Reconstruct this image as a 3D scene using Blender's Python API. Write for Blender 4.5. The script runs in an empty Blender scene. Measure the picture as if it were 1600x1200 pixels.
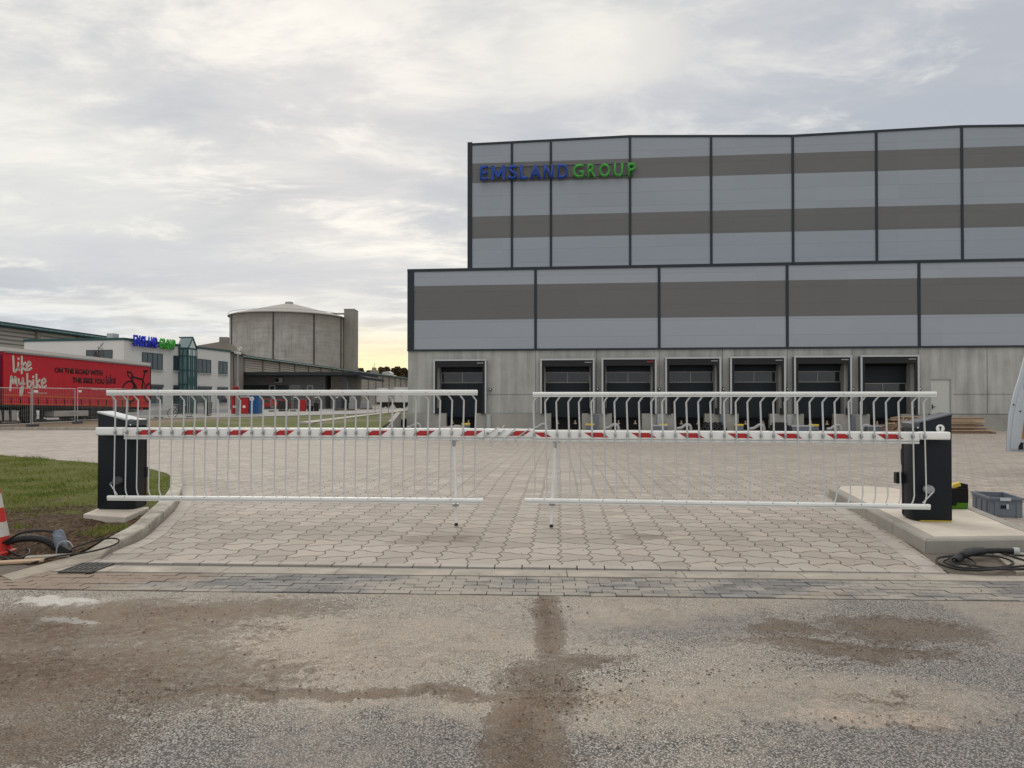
import bpy, bmesh, math, random
from mathutils import Vector, Matrix, noise
random.seed(7)
R = math.radians
sc = bpy.context.scene
COL = sc.collection
F = 1130.0; CX = 800.0; CY = 613.0; PITCH = 12.0/1130.0; EYE = 1.5
cp, sp_ = math.cos(PITCH), math.sin(PITCH)

# ------------------------------------------------------------------ measuring helpers
def ray(x, y):
    u = (x-CX)/F; v = -(y-CY)/F
    Y = cp - v*sp_; Z = v*cp + sp_
    return u/Y, Z/Y                      # dX/dY, dZ/dY
def at(x, y, Y):
    a, b = ray(x, y); return Vector((a*Y, Y, EYE+b*Y))
def gnd(x, y, z=0.0):
    a, b = ray(x, y); Y = (z-EYE)/b; return Vector((a*Y, Y, z))
class Frame:
    def __init__(s, P, ang): s.P = Vector((P[0], P[1])); s.a = ang; s.d = Vector((math.cos(ang), math.sin(ang))); s.n = Vector((-math.sin(ang), math.cos(ang)))
    def px(s, x, y, c=0.0):
        a, b = ray(x, y); r = Vector((a, 1.0)); o = s.P + s.n*c
        Y = o.dot(s.n)/r.dot(s.n); p = r*Y
        return (p-o).dot(s.d), EYE+b*Y
    def s(s_, x, c=0.0): return s_.px(x, 600, c)[0]
    def z(s_, x, y, c=0.0): return s_.px(x, y, c)[1]
    def w(s_, s, c, z=0.0):
        p = s_.P + s_.d*s + s_.n*c; return Vector((p.x, p.y, z))

# ------------------------------------------------------------------ object helpers
def empty(name, loc=(0,0,0), rz=0.0, label=None, cat=None, group=None):
    o = bpy.data.objects.new(name, None); COL.objects.link(o); o.location = loc; o.rotation_euler = (0,0,rz)
    o.empty_display_size = 0.2
    tag(o, label, cat, group); return o
def tag(o, label=None, cat=None, group=None, kind=None):
    if label: o['label'] = label
    if cat: o['category'] = cat
    if group: o['group'] = group
    if kind: o['kind'] = kind
    return o
class MB:
    def __init__(s): s.v = []; s.f = []; s.smooth = False
    def add(s, vs, fs):
        b = len(s.v); s.v += [tuple(v) for v in vs]; s.f += [tuple(b+i for i in f) for f in fs]; return s
    def box(s, x0, x1, y0, y1, z0, z1):
        return s.add([(x0,y0,z0),(x1,y0,z0),(x1,y1,z0),(x0,y1,z0),(x0,y0,z1),(x1,y0,z1),(x1,y1,z1),(x0,y1,z1)],
                     [(0,3,2,1),(4,5,6,7),(0,1,5,4),(1,2,6,5),(2,3,7,6),(3,0,4,7)])
    def obox(s, c, dx, dy, dz, M=None):
        M = M or Matrix.Identity(3); c = Vector(c); vs = []
        for z in (-1,1):
            for x, y in ((-1,-1),(1,-1),(1,1),(-1,1)): vs.append(c + M @ Vector((x*dx/2, y*dy/2, z*dz/2)))
        return s.add(vs, [(0,3,2,1),(4,5,6,7),(0,1,5,4),(1,2,6,5),(2,3,7,6),(3,0,4,7)])
    def prism(s, poly, z0, z1, ztop=None):       # poly in xy, extruded along z; ztop(x,y) optional
        n = len(poly); vs = [(x,y,z0) for x,y in poly] + [(x,y,(ztop(x,y) if ztop else z1)) for x,y in poly]
        return s.add(vs, [tuple(range(n-1,-1,-1)), tuple(range(n,2*n))] + [(i,(i+1)%n,n+(i+1)%n,n+i) for i in range(n)])
    def prism_y(s, poly, y0, y1):                # poly in xz (ccw seen from -y), extruded along y
        n = len(poly); vs = [(x,y0,z) for x,z in poly] + [(x,y1,z) for x,z in poly]
        return s.add(vs, [tuple(range(n)), tuple(range(2*n-1,n-1,-1))] + [(i,n+i,n+(i+1)%n,(i+1)%n) for i in range(n)])
    def prism_x(s, poly, x0, x1):                # poly in yz
        n = len(poly); vs = [(x0,y,z) for y,z in poly] + [(x1,y,z) for y,z in poly]
        return s.add(vs, [tuple(range(n-1,-1,-1)), tuple(range(n,2*n))] + [(i,(i+1)%n,n+(i+1)%n,n+i) for i in range(n)])
    def quad(s, a, b, c, d): return s.add([a,b,c,d], [(0,1,2,3)])
    def tube(s, pts, r, n=8, caps=True, flat=1.0):
        pts = [Vector(p) for p in pts]; rs = r if isinstance(r, (list, tuple)) else [r]*len(pts); b = len(s.v); up = None
        for i, p in enumerate(pts):
            t = (pts[min(i+1,len(pts)-1)] - pts[max(i-1,0)]).normalized()
            if up is None: up = Vector((0,0,1)) if abs(t.z) < .9 else Vector((1,0,0))
            e1 = (up - t*up.dot(t)).normalized(); e2 = t.cross(e1); up = e1
            for k in range(n):
                a = 2*math.pi*k/n; s.v.append(tuple(p + e1*math.cos(a)*rs[i] + e2*math.sin(a)*rs[i]*flat))
        for i in range(len(pts)-1):
            for k in range(n):
                a = b+i*n+k; c = b+i*n+(k+1)%n; s.f.append((a, c, c+n, a+n))
        if caps:
            s.f.append(tuple(b+k for k in range(n-1,-1,-1))); e = b+(len(pts)-1)*n; s.f.append(tuple(e+k for k in range(n)))
        return s
    def lathe(s, prof, n=24, axis='z', c=(0,0,0)):
        b = len(s.v)
        for r, h in prof:
            for k in range(n):
                a = 2*math.pi*k/n; x, y = r*math.cos(a), r*math.sin(a)
                p = {'z':(x,y,h), 'x':(h,x,y), 'y':(x,-h,y)}[axis]
                s.v.append((p[0]+c[0], p[1]+c[1], p[2]+c[2]))
        for i in range(len(prof)-1):
            for k in range(n):
                a = b+i*n+k; d = b+i*n+(k+1)%n; s.f.append((a,d,d+n,a+n))
        s.f.append(tuple(b+k for k in range(n-1,-1,-1))); e = b+(len(prof)-1)*n; s.f.append(tuple(e+k for k in range(n)))
        return s
    def build(s, name, mat, parent=None, bevel=0.0, smooth=False, seg=2):
        me = bpy.data.meshes.new(name); me.from_pydata(s.v, [], s.f); me.update()
        me.materials.append(mat)
        bm = bmesh.new(); bm.from_mesh(me)
        bmesh.ops.recalc_face_normals(bm, faces=bm.faces)
        if bevel > 0:
            es = [e for e in bm.edges if len(e.link_faces) == 2 and e.calc_face_angle(0) > R(35)]
            bmesh.ops.bevel(bm, geom=es, offset=bevel, segments=seg, profile=.6, affect='EDGES', clamp_overlap=True)
        bm.to_mesh(me); bm.free()
        if smooth:
            me.polygons.foreach_set('use_smooth', [True]*len(me.polygons))
            try: me.set_sharp_from_angle(angle=R(38))
            except Exception: pass
        o = bpy.data.objects.new(name, me); COL.objects.link(o)
        if parent: o.parent = parent
        return o
def build_each(m, name, mat, parent=None, **kw):
    """one object per connected piece of the collected geometry"""
    par = list(range(len(m.v)))
    def find(i):
        while par[i] != i: par[i] = par[par[i]]; i = par[i]
        return i
    for f in m.f:
        for i in f[1:]: par[find(i)] = find(f[0])
    gr = {}
    for f in m.f: gr.setdefault(find(f[0]), []).append(f)
    out = []
    for fs_ in gr.values():
        q = MB(); mp = {}
        for f in fs_:
            for i in f:
                if i not in mp: mp[i] = len(q.v); q.v.append(m.v[i])
            q.f.append(tuple(mp[i] for i in f))
        out.append(q.build(name, mat, parent, **kw))
    return out
def spline(pts, k=8):
    P = [Vector(p) for p in pts]; out = []
    for i in range(len(P)-1):
        p0, p1, p2, p3 = P[max(i-1,0)], P[i], P[i+1], P[min(i+2,len(P)-1)]
        for j in range(k):
            t = j/k; out.append(.5*((2*p1)+(p2-p0)*t+(2*p0-5*p1+4*p2-p3)*t*t+(3*p1-p0-3*p2+p3)*t*t*t))
    out.append(P[-1]); return out
def hsh(i, j=0, k=0): return noise.cell(Vector((i*1.37+.5, j*2.11+.5, k*3.7+.5)))

# ------------------------------------------------------------------ node helpers
class S:   # a socket with arithmetic
    def __init__(s, nt, o): s.nt = nt; s.o = o
    def m(s, op, *a, clamp=False):
        n = s.nt.nodes.new('ShaderNodeMath'); n.operation = op; n.use_clamp = clamp
        for i, x in enumerate((s,)+a):
            if isinstance(x, S): s.nt.links.new(x.o, n.inputs[i])
            else: n.inputs[i].default_value = x
        return S(s.nt, n.outputs[0])
    def __add__(s, b): return s.m('ADD', b)
    def __radd__(s, b): return s.m('ADD', b)
    def __sub__(s, b): return s.m('SUBTRACT', b)
    def __rsub__(s, b): return (s*-1.0)+b
    def __mul__(s, b): return s.m('MULTIPLY', b)
    def __rmul__(s, b): return s.m('MULTIPLY', b)
    def __truediv__(s, b): return s.m('DIVIDE', b)
    def abs(s): return s.m('ABSOLUTE')
    def fract(s): return s.m('FRACT')
    def floor(s): return s.m('FLOOR')
    def min(s, b): return s.m('MINIMUM', b)
    def max(s, b): return s.m('MAXIMUM', b)
    def clamp(s): return s.m('ADD', 0.0, clamp=True)
    def step(s, a, b):                            # smoothstep a..b
        n = s.nt.nodes.new('ShaderNodeMapRange'); n.interpolation_type = 'SMOOTHSTEP'
        s.nt.links.new(s.o, n.inputs[0]); n.inputs[1].default_value = a; n.inputs[2].default_value = b
        n.inputs[3].default_value = 0; n.inputs[4].default_value = 1; return S(s.nt, n.outputs[0])
    def istep(s, a, b): return 1.0 - s.step(a, b)
class G:
    def __init__(s, name, rough=.8, spec=.3, metal=0.0):
        s.mat = bpy.data.materials.new(name); s.mat.use_nodes = True; s.nt = s.mat.node_tree
        s.b = s.nt.nodes['Principled BSDF']; s.b.inputs['Roughness'].default_value = rough
        s.b.inputs['Specular IOR Level'].default_value = spec; s.b.inputs['Metallic'].default_value = metal
    def pos(s, obj=False):
        if obj: n = s.nt.nodes.new('ShaderNodeTexCoord'); v = n.outputs['Object']
        else: n = s.nt.nodes.new('ShaderNodeNewGeometry'); v = n.outputs['Position']
        x = s.nt.nodes.new('ShaderNodeSeparateXYZ'); s.nt.links.new(v, x.inputs[0])
        return S(s.nt, x.outputs[0]), S(s.nt, x.outputs[1]), S(s.nt, x.outputs[2])
    def vec(s, x, y, z=0.0):
        n = s.nt.nodes.new('ShaderNodeCombineXYZ')
        for i, a in enumerate((x, y, z)):
            if isinstance(a, S): s.nt.links.new(a.o, n.inputs[i])
            else: n.inputs[i].default_value = a
        return n.outputs[0]
    def noise(s, v, scale=1.0, detail=4.0, rough=.6, dist=0.0):
        n = s.nt.nodes.new('ShaderNodeTexNoise'); s.nt.links.new(v, n.inputs['Vector'])
        n.inputs['Scale'].default_value = scale; n.inputs['Detail'].default_value = detail
        n.inputs['Roughness'].default_value = rough; n.inputs['Distortion'].default_value = dist
        return S(s.nt, n.outputs['Fac'])
    def voro(s, v, scale=1.0, out='Distance', feat='F1'):
        n = s.nt.nodes.new('ShaderNodeTexVoronoi'); n.feature = feat; s.nt.links.new(v, n.inputs['Vector']); n.inputs['Scale'].default_value = scale
        return S(s.nt, n.outputs[out])
    def white(s, v):
        n = s.nt.nodes.new('ShaderNodeTexWhiteNoise'); s.nt.links.new(v, n.inputs['Vector']); return S(s.nt, n.outputs['Value'])
    def mix(s, f, a, b, mode='MIX'):
        n = s.nt.nodes.new('ShaderNodeMix'); n.data_type = 'RGBA'; n.blend_type = mode
        for i, x in ((0,f),(6,a),(7,b)):
            if isinstance(x, S): s.nt.links.new(x.o, n.inputs[i])
            elif hasattr(x, 'is_output'): s.nt.links.new(x, n.inputs[i])
            elif isinstance(x, (tuple,list)): n.inputs[i].default_value = (x[0],x[1],x[2],1)
            else: n.inputs[i].default_value = x
        return n.outputs[2]
    def gray(s, f): return s.vec(f, f, f)
    def scale(s, c, f):                              # colour times scalar socket
        n = s.nt.nodes.new('ShaderNodeVectorMath'); n.operation = 'SCALE'
        if hasattr(c, 'is_output'): s.nt.links.new(c, n.inputs[0])
        else: n.inputs[0].default_value = c
        if isinstance(f, S): s.nt.links.new(f.o, n.inputs['Scale'])
        else: n.inputs['Scale'].default_value = f
        return n.outputs[0]
    def color(s, c):
        if hasattr(c, 'is_output'): s.nt.links.new(c, s.b.inputs['Base Color'])
        else: s.b.inputs['Base Color'].default_value = (c[0],c[1],c[2],1)
        return s
    def roughn(s, f): s.nt.links.new(f.o, s.b.inputs['Roughness']); return s
    def bump(s, h, strength=.5, dist=.01):
        n = s.nt.nodes.new('ShaderNodeBump'); n.inputs['Strength'].default_value = strength; n.inputs['Distance'].default_value = dist
        s.nt.links.new(h.o, n.inputs['Height']); s.nt.links.new(n.outputs[0], s.b.inputs['Normal']); return s
def simple(name, c, rough=.6, spec=.4, metal=0.0, var=.12, scale=3.0, bump=0.0, obj=True, dirt=0.0):
    g = G(name, rough, spec, metal); x, y, z = g.pos(obj); v = g.vec(x,y,z)
    n = g.noise(v, scale, 5, .65)
    col = g.scale(c, 1.0 + (n-.5)*(2*var))
    if dirt > 0:
        d = g.noise(v, scale*.6, 6, .7).step(.48, .72)*dirt
        col = g.mix(d, col, (.16,.13,.105))
    g.color(col); g.roughn((n-.5)*.25 + rough)
    if bump: g.bump(g.noise(v, scale*14, 3, .6), bump, .01)
    return g.mat
# ------------------------------------------------------------------ materials
M = {}
def paver_material():
    g = G('yard_pavers', .85, .25); X, Y, Z = g.pos()
    a = -.066; ca, sa = math.cos(a), math.sin(a)
    wx = (g.noise(g.vec(X,Y), .35, 2, .5)-.5)*.10; 
    xr = X*ca + Y*sa + wx; yr = Y*ca - X*sa
    p, q = .288, .272
    v = yr/q; u = xr/p
    tri = ((v.fract()-.5).abs()*4.0 - 1.0)*.075
    u2 = u + tri; f = u2.fract()
    s = ((.5-f)*4.5).max(-1.0).min(1.0)
    cv = (v*math.pi).m('COSINE')
    w = v - s*cv*.16
    dv = ((u2+.5).fract()-.5).abs()*p; dh = ((w+.5).fract()-.5).abs()*q
    d = dv.min(dh*.55)  # cross joints drawn wider so their colour carries contact shade too
    n1 = g.noise(g.vec(X,Y), 40, 3, .7)
    joint = (d + (n1-.5)*.003).istep(.003, .0105)
    cid = g.white(g.vec((u2).floor(), (w).floor(), 1.0))
    cid2 = g.white(g.vec((u2).floor(), (w).floor(), 5.0))
    base = g.mix(cid, (.298,.262,.232), (.385,.343,.304))
    base = g.mix(cid2.step(.86,.95)*.5, base, (.43,.365,.31))
    big = g.noise(g.vec(X*.5,Y), .55, 5, .6)
    base = g.scale(base, .82 + big*.36)
    grain = g.noise(g.vec(X,Y), 160, 3, .8)
    base = g.scale(base, .80 + grain*.40)
    # stains and drifted sand
    st = g.noise(g.vec(X,Y,3.0), 1.3, 6, .65, .4)
    base = g.mix(st.step(.56,.74)*.45, base, (.20,.165,.14))
    st2 = g.noise(g.vec(X,Y,9.0), 2.1, 6, .7)
    base = g.mix(st2.step(.60,.78)*.4, base, (.46,.40,.35))
    blotch = None
    for (px, py, rx, ry) in ((690,842,.55,.22),(722,838,.22,.12),(640,848,.3,.12),(1010,838,.35,.12)):
        c = gnd(px, py)
        e = (((X-c.x)/rx).m('POWER',2.0) + ((Y-c.y)/ry).m('POWER',2.0) + (st-.5)*2.2).istep(.2, 1.1)
        blotch = e if blotch is None else blotch.max(e)
    base = g.mix(blotch*.5, base, (.15,.11,.085))
    far = Y.step(9.0, 22.0)
    col = g.mix(joint*(.88-far*.25), base, (.085,.064,.050))
    g.color(col); g.bump((d.step(.0,.012)) + grain*.12 + cid*.12, .55, .006)
    return g.mat
def dust(g, X, Y, col, amt=1.0, seed=0.0):
    return col
def asphalt_material():
    g = G('dusty_asphalt', .92, .2); X, Y, Z = g.pos()
    P = g.vec(X, Y, Z)
    vd = g.voro(P, 95)
    n = g.noise(P, 125, 4, .85)
    st = (n*1.3 - vd*.5).step(.22, .50)
    base = g.mix(st, (.05,.047,.045), (.49,.45,.395))
    speck = g.noise(P, 70, 5, .85)
    base = g.mix(speck.step(.60,.64)*.7, base, (.05,.047,.045))
    base = g.mix(speck.istep(.35,.41)*.5, base, (.60,.56,.50))
    wa = g.noise(g.vec(X, Y, 0.0), 1.5, 6, .72)-.5; wb = g.noise(g.vec(X, Y, 7.0), 1.5, 6, .72)-.5
    clump = g.noise(g.vec(X, Y, 2.0), 15.0, 5, .78)          # crumbly texture of trodden soil
    mid = g.noise(g.vec(X, Y*.8, 4.0), 4.2, 5, .75)
    Xw, Yw = X + wa*.85, Y + wb*.85
    def dust(base, f, col, amt, k=.9, lo=.40, hi=.66):                          # dirt lies between the stones and in crumbs
        m = (f + (clump-.5)*k + (st*-1.0+.5)*.28 + (mid-.5)*.5).step(lo, hi)
        return g.mix((m*amt).clamp(), base, col), m
    d1 = g.noise(g.vec(X*.8, Y*.7, 1.0), .9, 6, .62)
    def pp(px, py, rx, ry, ed=.7):
        c = gnd(px, py); return (((Xw-c.x)/rx).m('POWER',2.0) + ((Yw-c.y)/ry).m('POWER',2.0)).m('SQRT').istep(1.0-ed, 1.0+ed)
    clean = pp(1520,1010,1.2,1.3).max(pp(1500,1150,1.1,.6)).max(pp(1080,975,1.0,.35)).max(pp(560,1170,1.3,.35))
    base = g.mix(clean*.45, base, (.17,.17,.175))
    base, _ = dust(base, (d1-.5)*2.0 + .56 - clean*.36, (.43,.365,.305), .70)
    d2 = g.noise(g.vec(X*.7, Y*.9, 6.0), 1.5, 7, .72)
    base, _ = dust(base, (d2-.5)*2.6 + .16, (.25,.185,.138), .6)
    Xs, Ys = X + wa*.22 + (mid-.5)*.10, Y + wb*.22
    def patch(px, py, rx, ry, rot=0.0, ed=.62, straight=False):
        c = gnd(px, py); ca, sa = math.cos(rot), math.sin(rot); U, V = (Xs, Ys) if straight else (Xw, Yw)
        dx = (U-c.x)*ca + (V-c.y)*sa; dy = (V-c.y)*ca - (U-c.x)*sa
        return (((dx)/rx).m('POWER',2.0) + ((dy)/ry).m('POWER',2.0)).m('SQRT').istep(1.0-ed, 1.0+ed)
    def many(L):
        r = None
        for a in L: p = patch(*a[:4], **(a[4] if len(a) > 4 else {})); r = p if r is None else r.max(p)
        return r
    tan = many([(560,1000,1.9,.85),(250,965,1.6,.6),(900,1100,1.0,.35),(1300,1090,1.0,.35),(620,1090,1.0,.2),(980,960,.6,.4)])
    base, m0 = dust(base, tan*.66, (.48,.405,.335), .74)
    brown = many([(60,1060,1.35,.62),(20,985,1.5,.55),(20,1150,.55,.3),(200,960,1.5,.35,{'rot':.12}),(330,1085,1.0,.10,{'rot':.08}),(620,1080,.8,.09),(915,1035,.22,.12),
                  (1235,983,.26,.14),(1410,985,.46,.34),(1330,1015,.6,.14,{'rot':-.35}),(858,965,.10,1.15,{'ed':.5,'straight':True,'rot':-.03}),(846,1075,.24,.42,{'straight':True}),(818,1180,.20,.75,{'straight':True,'ed':.3})])
    base, m1 = dust(base, brown*.74, (.34,.238,.165), .70, 1.5, .05, 1.05)
    dark = many([(60,1055,1.0,.36),(40,985,1.0,.24),(330,1080,.6,.03,{'rot':.1}),(420,982,.3,.03),(856,955,.05,.9,{'ed':.7,'straight':True,'rot':-.03}),(842,1085,.16,.22,{'straight':True}),(816,1165,.11,.5,{'straight':True}),(930,1092,.5,.035),(1340,1012,.5,.06,{'rot':-.35}),
                 (1425,968,.25,.08,{'rot':-.3}),(1290,1038,.45,.035,{'rot':.1}),(1400,1132,.36,.025,{'rot':-.05}),(1360,1087,.2,.03,{'rot':.12})])
    base, m2 = dust(base, dark*.62, (.165,.108,.072), .66, 1.7, .22, .95)
    pale = many([(82,937,.42,.11,{'ed':.3}),(98,969,.26,.08,{'ed':.3})])
    base, m3 = dust(base, pale*.8, (.66,.63,.58), .9, .6)
    base, m4 = dust(base, patch(1370,1122,.55,.12)*.7, (.54,.44,.36), .7, .7)
    sk = g.noise(g.vec(Xw*1.3+Yw*.5, Yw*4.6, 2.0), 2.3, 6, .72, .9)
    gate = g.noise(g.vec(X, Y, 12.0), 1.6, 5, .6).step(.42,.60)
    rid = ((sk-.5).abs().istep(.004,.034)*gate*(m1.max(m2).max(m0*.35)) + clump.step(.64,.70)*m1*.5).clamp()
    base = g.mix(rid*.70, base, (.10,.072,.052))
    g.color(base)
    g.bump(st*.35*(1.0-m1*.7) + clump*(.5+m1*3.2) + mid*2.0*m1 - rid*.5, .9, .014)
    return g.mat
def brick_material():
    g = G('grey_block_pavers', .85, .25); X, Y, Z = g.pos()
    P = g.vec(X,Y,Z)
    q = g.white(g.vec((X*5.0).floor(), (Y*10.0).floor(), 2.0))
    n = g.noise(P, 90, 4, .75); big = g.noise(g.vec(X,Y*1.5), .8, 5, .65)
    c = g.mix(q, (.13,.128,.128), (.235,.225,.215))
    c = g.mix((big+(n-.5)*.3).step(.44,.56)*.7, c, (.36,.32,.27))
    c = g.scale(c, .75+n*.5)
    dirt = (g.noise(g.vec(X*.6,Y*1.2,4.0), 1.6, 6, .7, .5) + (X+2.2).istep(-2.6, 1.4)*.30 - .12).step(.45,.60)
    c = g.mix(dirt*.9, c, (.235,.18,.14))
    g.color(c); g.bump(n + big, .5, .006); return g.mat
def concrete(name, c, streak=.25, blot=.2, obj=True, scale=1.0, bump=.25, warm=0.0):
    g = G(name, .85, .25); x, y, z = g.pos(obj); P = g.vec(x,y,z)
    s1 = g.noise(g.vec(x*2.2, y*2.2, z*.16), 1.0*scale, 6, .65)
    s2 = g.noise(P, .55*scale, 6, .6, .4); n = g.noise(P, 45*min(scale,1.5), 4, .7)
    col = g.scale(c, 1.0 + (s1-.5)*(2*streak) + (s2-.5)*(2*blot) + (n-.5)*.16)
    g.color(col); g.bump(n + s1, bump, .008); return g.mat
def soil_grass_material():
    g = G('soil_and_turf', .95, .1); X, Y, Z = g.pos(); P = g.vec(X,Y,Z)
    n = g.noise(P, 26, 6, .8); b = g.noise(P, 1.6, 6, .7, .5)
    soil = g.mix(n.step(.38,.64), (.022,.014,.010), (.16,.105,.068))
    turf = g.mix(n.step(.3,.7), (.045,.055,.012), (.15,.165,.035))
    dry = g.mix(n, (.12,.10,.05), (.22,.18,.10))
    m = (Y + (b-.5)*5.0 + X*.16).step(8.0, 9.0)
    c = g.mix(m, soil, turf)
    c = g.mix(g.noise(P, 3.1, 5, .7).step(.53,.68)*.6, c, dry)
    g.color(c); g.bump(n + b*2, .9, .03); return g.mat
def far_verge_material():
    g = G('verge', .95, .1); X, Y, Z = g.pos(); P = g.vec(X,Y,Z)
    n = g.noise(g.vec(X,Y*.5), 3.0, 6, .75); b = g.noise(g.vec(X*.5,Y*.5), .35, 5, .6, .4)
    c = g.mix(n, (.06,.075,.018), (.125,.14,.045))
    soil = g.mix(n, (.13,.10,.07), (.25,.20,.15))
    left = (X + (b-.5)*10).istep(-21.5, -17.5)
    c = g.mix((b.step(.50,.62)*.8).max(left), c, soil)
    g.color(c); g.bump(n, .8, .05); return g.mat
def panel_material(name, c, gloss=.45):
    g = G(name, gloss, .35); x, y, z = g.pos(True)
    j = ((z/1.0).fract()-.5).abs().step(.488,.497)
    n = g.noise(g.vec(x*.05,y,z*.7), 1.2, 4, .6); q = g.white(g.vec((z/1.0).floor(), (x/5.6).floor(), 1.0))
    col = g.scale(c, .96 + q*.05 + (n-.5)*.10)
    col = g.mix(j*.45, col, (c[0]*.4,c[1]*.4,c[2]*.4))
    g.color(col); g.bump(1.0-j, .3, .01); return g.mat

M['paver'] = paver_material(); M['asphalt'] = asphalt_material(); M['brick'] = brick_material()
M['edge'] = concrete('edging_stone', (.37,.335,.30), .1, .35, False, 2.0)
def kerb_material():
    g = G('kerb_concrete', .9, .2); X, Y, Z = g.pos(); P = g.vec(X,Y,Z)
    a = g.noise(P, 3.0, 7, .75, .4); n = g.noise(P, 60, 5, .8); c = g.mix((a+(n-.5)*.3).step(.38,.62), (.26,.235,.20), (.45,.42,.37))
    c = g.mix(((a-.5)*2.0 + .9 - Z*9.0).step(.35,.75)*.6, c, (.27,.225,.18)); c = g.mix(n.step(.60,.70)*.5, c, (.15,.135,.115))
    g.color(c); g.bump(n + a, .5, .008); return g.mat
M['kerb'] = kerb_material()
M['kerb_dirty'] = concrete('dusty_kerb_concrete', (.30,.28,.25), .12, .35, False, 2.0, .4)
M['cream'] = concrete('cream_band_concrete', (.34,.305,.26), .1, .9, False, 3.0, .3)
M['slab'] = concrete('slab_concrete', (.52,.465,.40), .12, .40, False, 2.5, .3)
M['joint'] = simple('joint_sand', (.075,.058,.046), .95, .1, var=.4, scale=20, obj=False)
M['mortar'] = simple('mortar_dirt', (.15,.13,.11), .95, .1, var=.45, scale=9, bump=.8, obj=False)
M['verge'] = far_verge_material(); M['soil'] = soil_grass_material()
M['white'] = simple('white_powder_coat', (.80,.80,.78), .35, .5, var=.07, scale=3, dirt=.16)
M['white_lower'] = simple('dull_white_rubber', (.66,.68,.67), .6, .3, var=.04, scale=2)
M['rod'] = simple('galvanised_rod', (.52,.53,.53), .5, .4, .1, var=.08, scale=8)
M['rail'] = simple('white_alu_rail', (.76,.77,.75), .4, .5, var=.08, scale=4, dirt=.14)
M['steel'] = simple('grey_steel', (.33,.34,.35), .45, .5, .5, var=.12, scale=12)
M['anthracite'] = simple('anthracite_paint', (.008,.011,.016), .45, .25, var=.10, scale=2)
M['anth_light'] = simple('dark_grey_plastic', (.055,.062,.072), .4, .5, var=.10, scale=3)
M['maroon'] = simple('dark_maroon_edge', (.05,.010,.018), .4, .5)
M['lid_sky_pale'] = simple('sky_sheen_lid', (.46,.49,.50), .65, .3, var=.05)  # pale colour stands for sky reflected on the left lid
M['lid_grey'] = simple('grey_lid', (.10,.108,.118), .32, .6, var=.06)
M['red_refl'] = simple('red_reflective', (.42,.010,.014), .35, .5, var=.12, scale=14)
M['black'] = simple('black_rubber', (.012,.012,.013), .6, .35, var=.3, scale=10)
M['hose'] = simple('ribbed_black_hose', (.020,.021,.024), .5, .4, var=.4, scale=30)
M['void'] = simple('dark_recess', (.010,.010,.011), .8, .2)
M['panel'] = panel_material('light_grey_cladding', (.318,.345,.385))
M['panel_top'] = panel_material('light_grey_cladding_upper', (.295,.323,.365))
M['panel_dark'] = panel_material('dark_grey_cladding', (.138,.136,.134))
M['trim'] = simple('anthracite_trim', (.022,.028,.036), .5, .3, var=.1)
M['wall_conc'] = concrete('fair_faced_concrete', (.36,.36,.34), .62, .36, True, 1.0)
M['plinth'] = concrete('plinth_concrete', (.30,.29,.265), .25, .40, True, 1.0)
M['alu'] = simple('aluminium_profile', (.46,.48,.49), .45, .5, .2, var=.05)
M['door_navy'] = panel_material('dark_navy_door_panel', (.008,.014,.020), .6)
M['glass_dark'] = simple('dark_window_glass', (.018,.018,.020), .12, .6, var=.5, scale=1.2)
M['door_white'] = simple('pale_door_paint', (.48,.49,.45), .5, .4, var=.04)
M['yellow'] = simple('yellow_paint', (.65,.47,.05), .5, .4, var=.12, scale=6)
M['blue_sign'] = simple('blue_letter', (.002,.045,.30), .45, .4, var=.06)
M['green_sign'] = simple('green_letter', (.04,.27,.03), .45, .4, var=.06)
M['blue_vivid'] = simple('bright_blue_letter', (.01,.03,.55), .4, .4); M['green_vivid'] = simple('bright_green_letter', (.05,.38,.04), .4, .4)  # stronger blue and green for the office letters
M['render_white'] = concrete('white_render', (.66,.645,.62), .05, .06, True, .5, .1)
M['render_grey'] = concrete('grey_render', (.50,.50,.50), .05, .08, True, .5, .1)
M['teal'] = simple('teal_trim', (.020,.075,.075), .5, .4, var=.1); M['teal_roof'] = simple('dark_teal_roof', (.012,.055,.055), .5, .4, var=.15, scale=.5)
M['office_glass'] = simple('office_glass', (.035,.050,.055), .1, .7, var=.5, scale=1.0)
M['bay_glass'] = simple('teal_bay_glass', (.10,.16,.17), .08, .8, var=.5, scale=.8)
M['bay_pale'] = simple('pale_bay_glass', (.50,.56,.57), .1, .8, var=.2, scale=.8)
M['hall_post'] = concrete('hall_post_concrete', (.24,.215,.19), .1, .2, True, .5)
def louvre_material():
    g = G('beige_louvre_cladding', .8, .2); x, y, z = g.pos(True)
    l = ((z/.42).fract()-.5).abs()*2.0
    n = g.noise(g.vec(x*.3,y,z), 1.0, 4, .6)
    c = g.mix(l.step(.45,.85), (.40,.37,.32), (.16,.15,.135)); g.color(g.scale(c, .8+n*.4)); g.bump(l, .6, .05); return g.mat
M['louvre'] = louvre_material()
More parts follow.
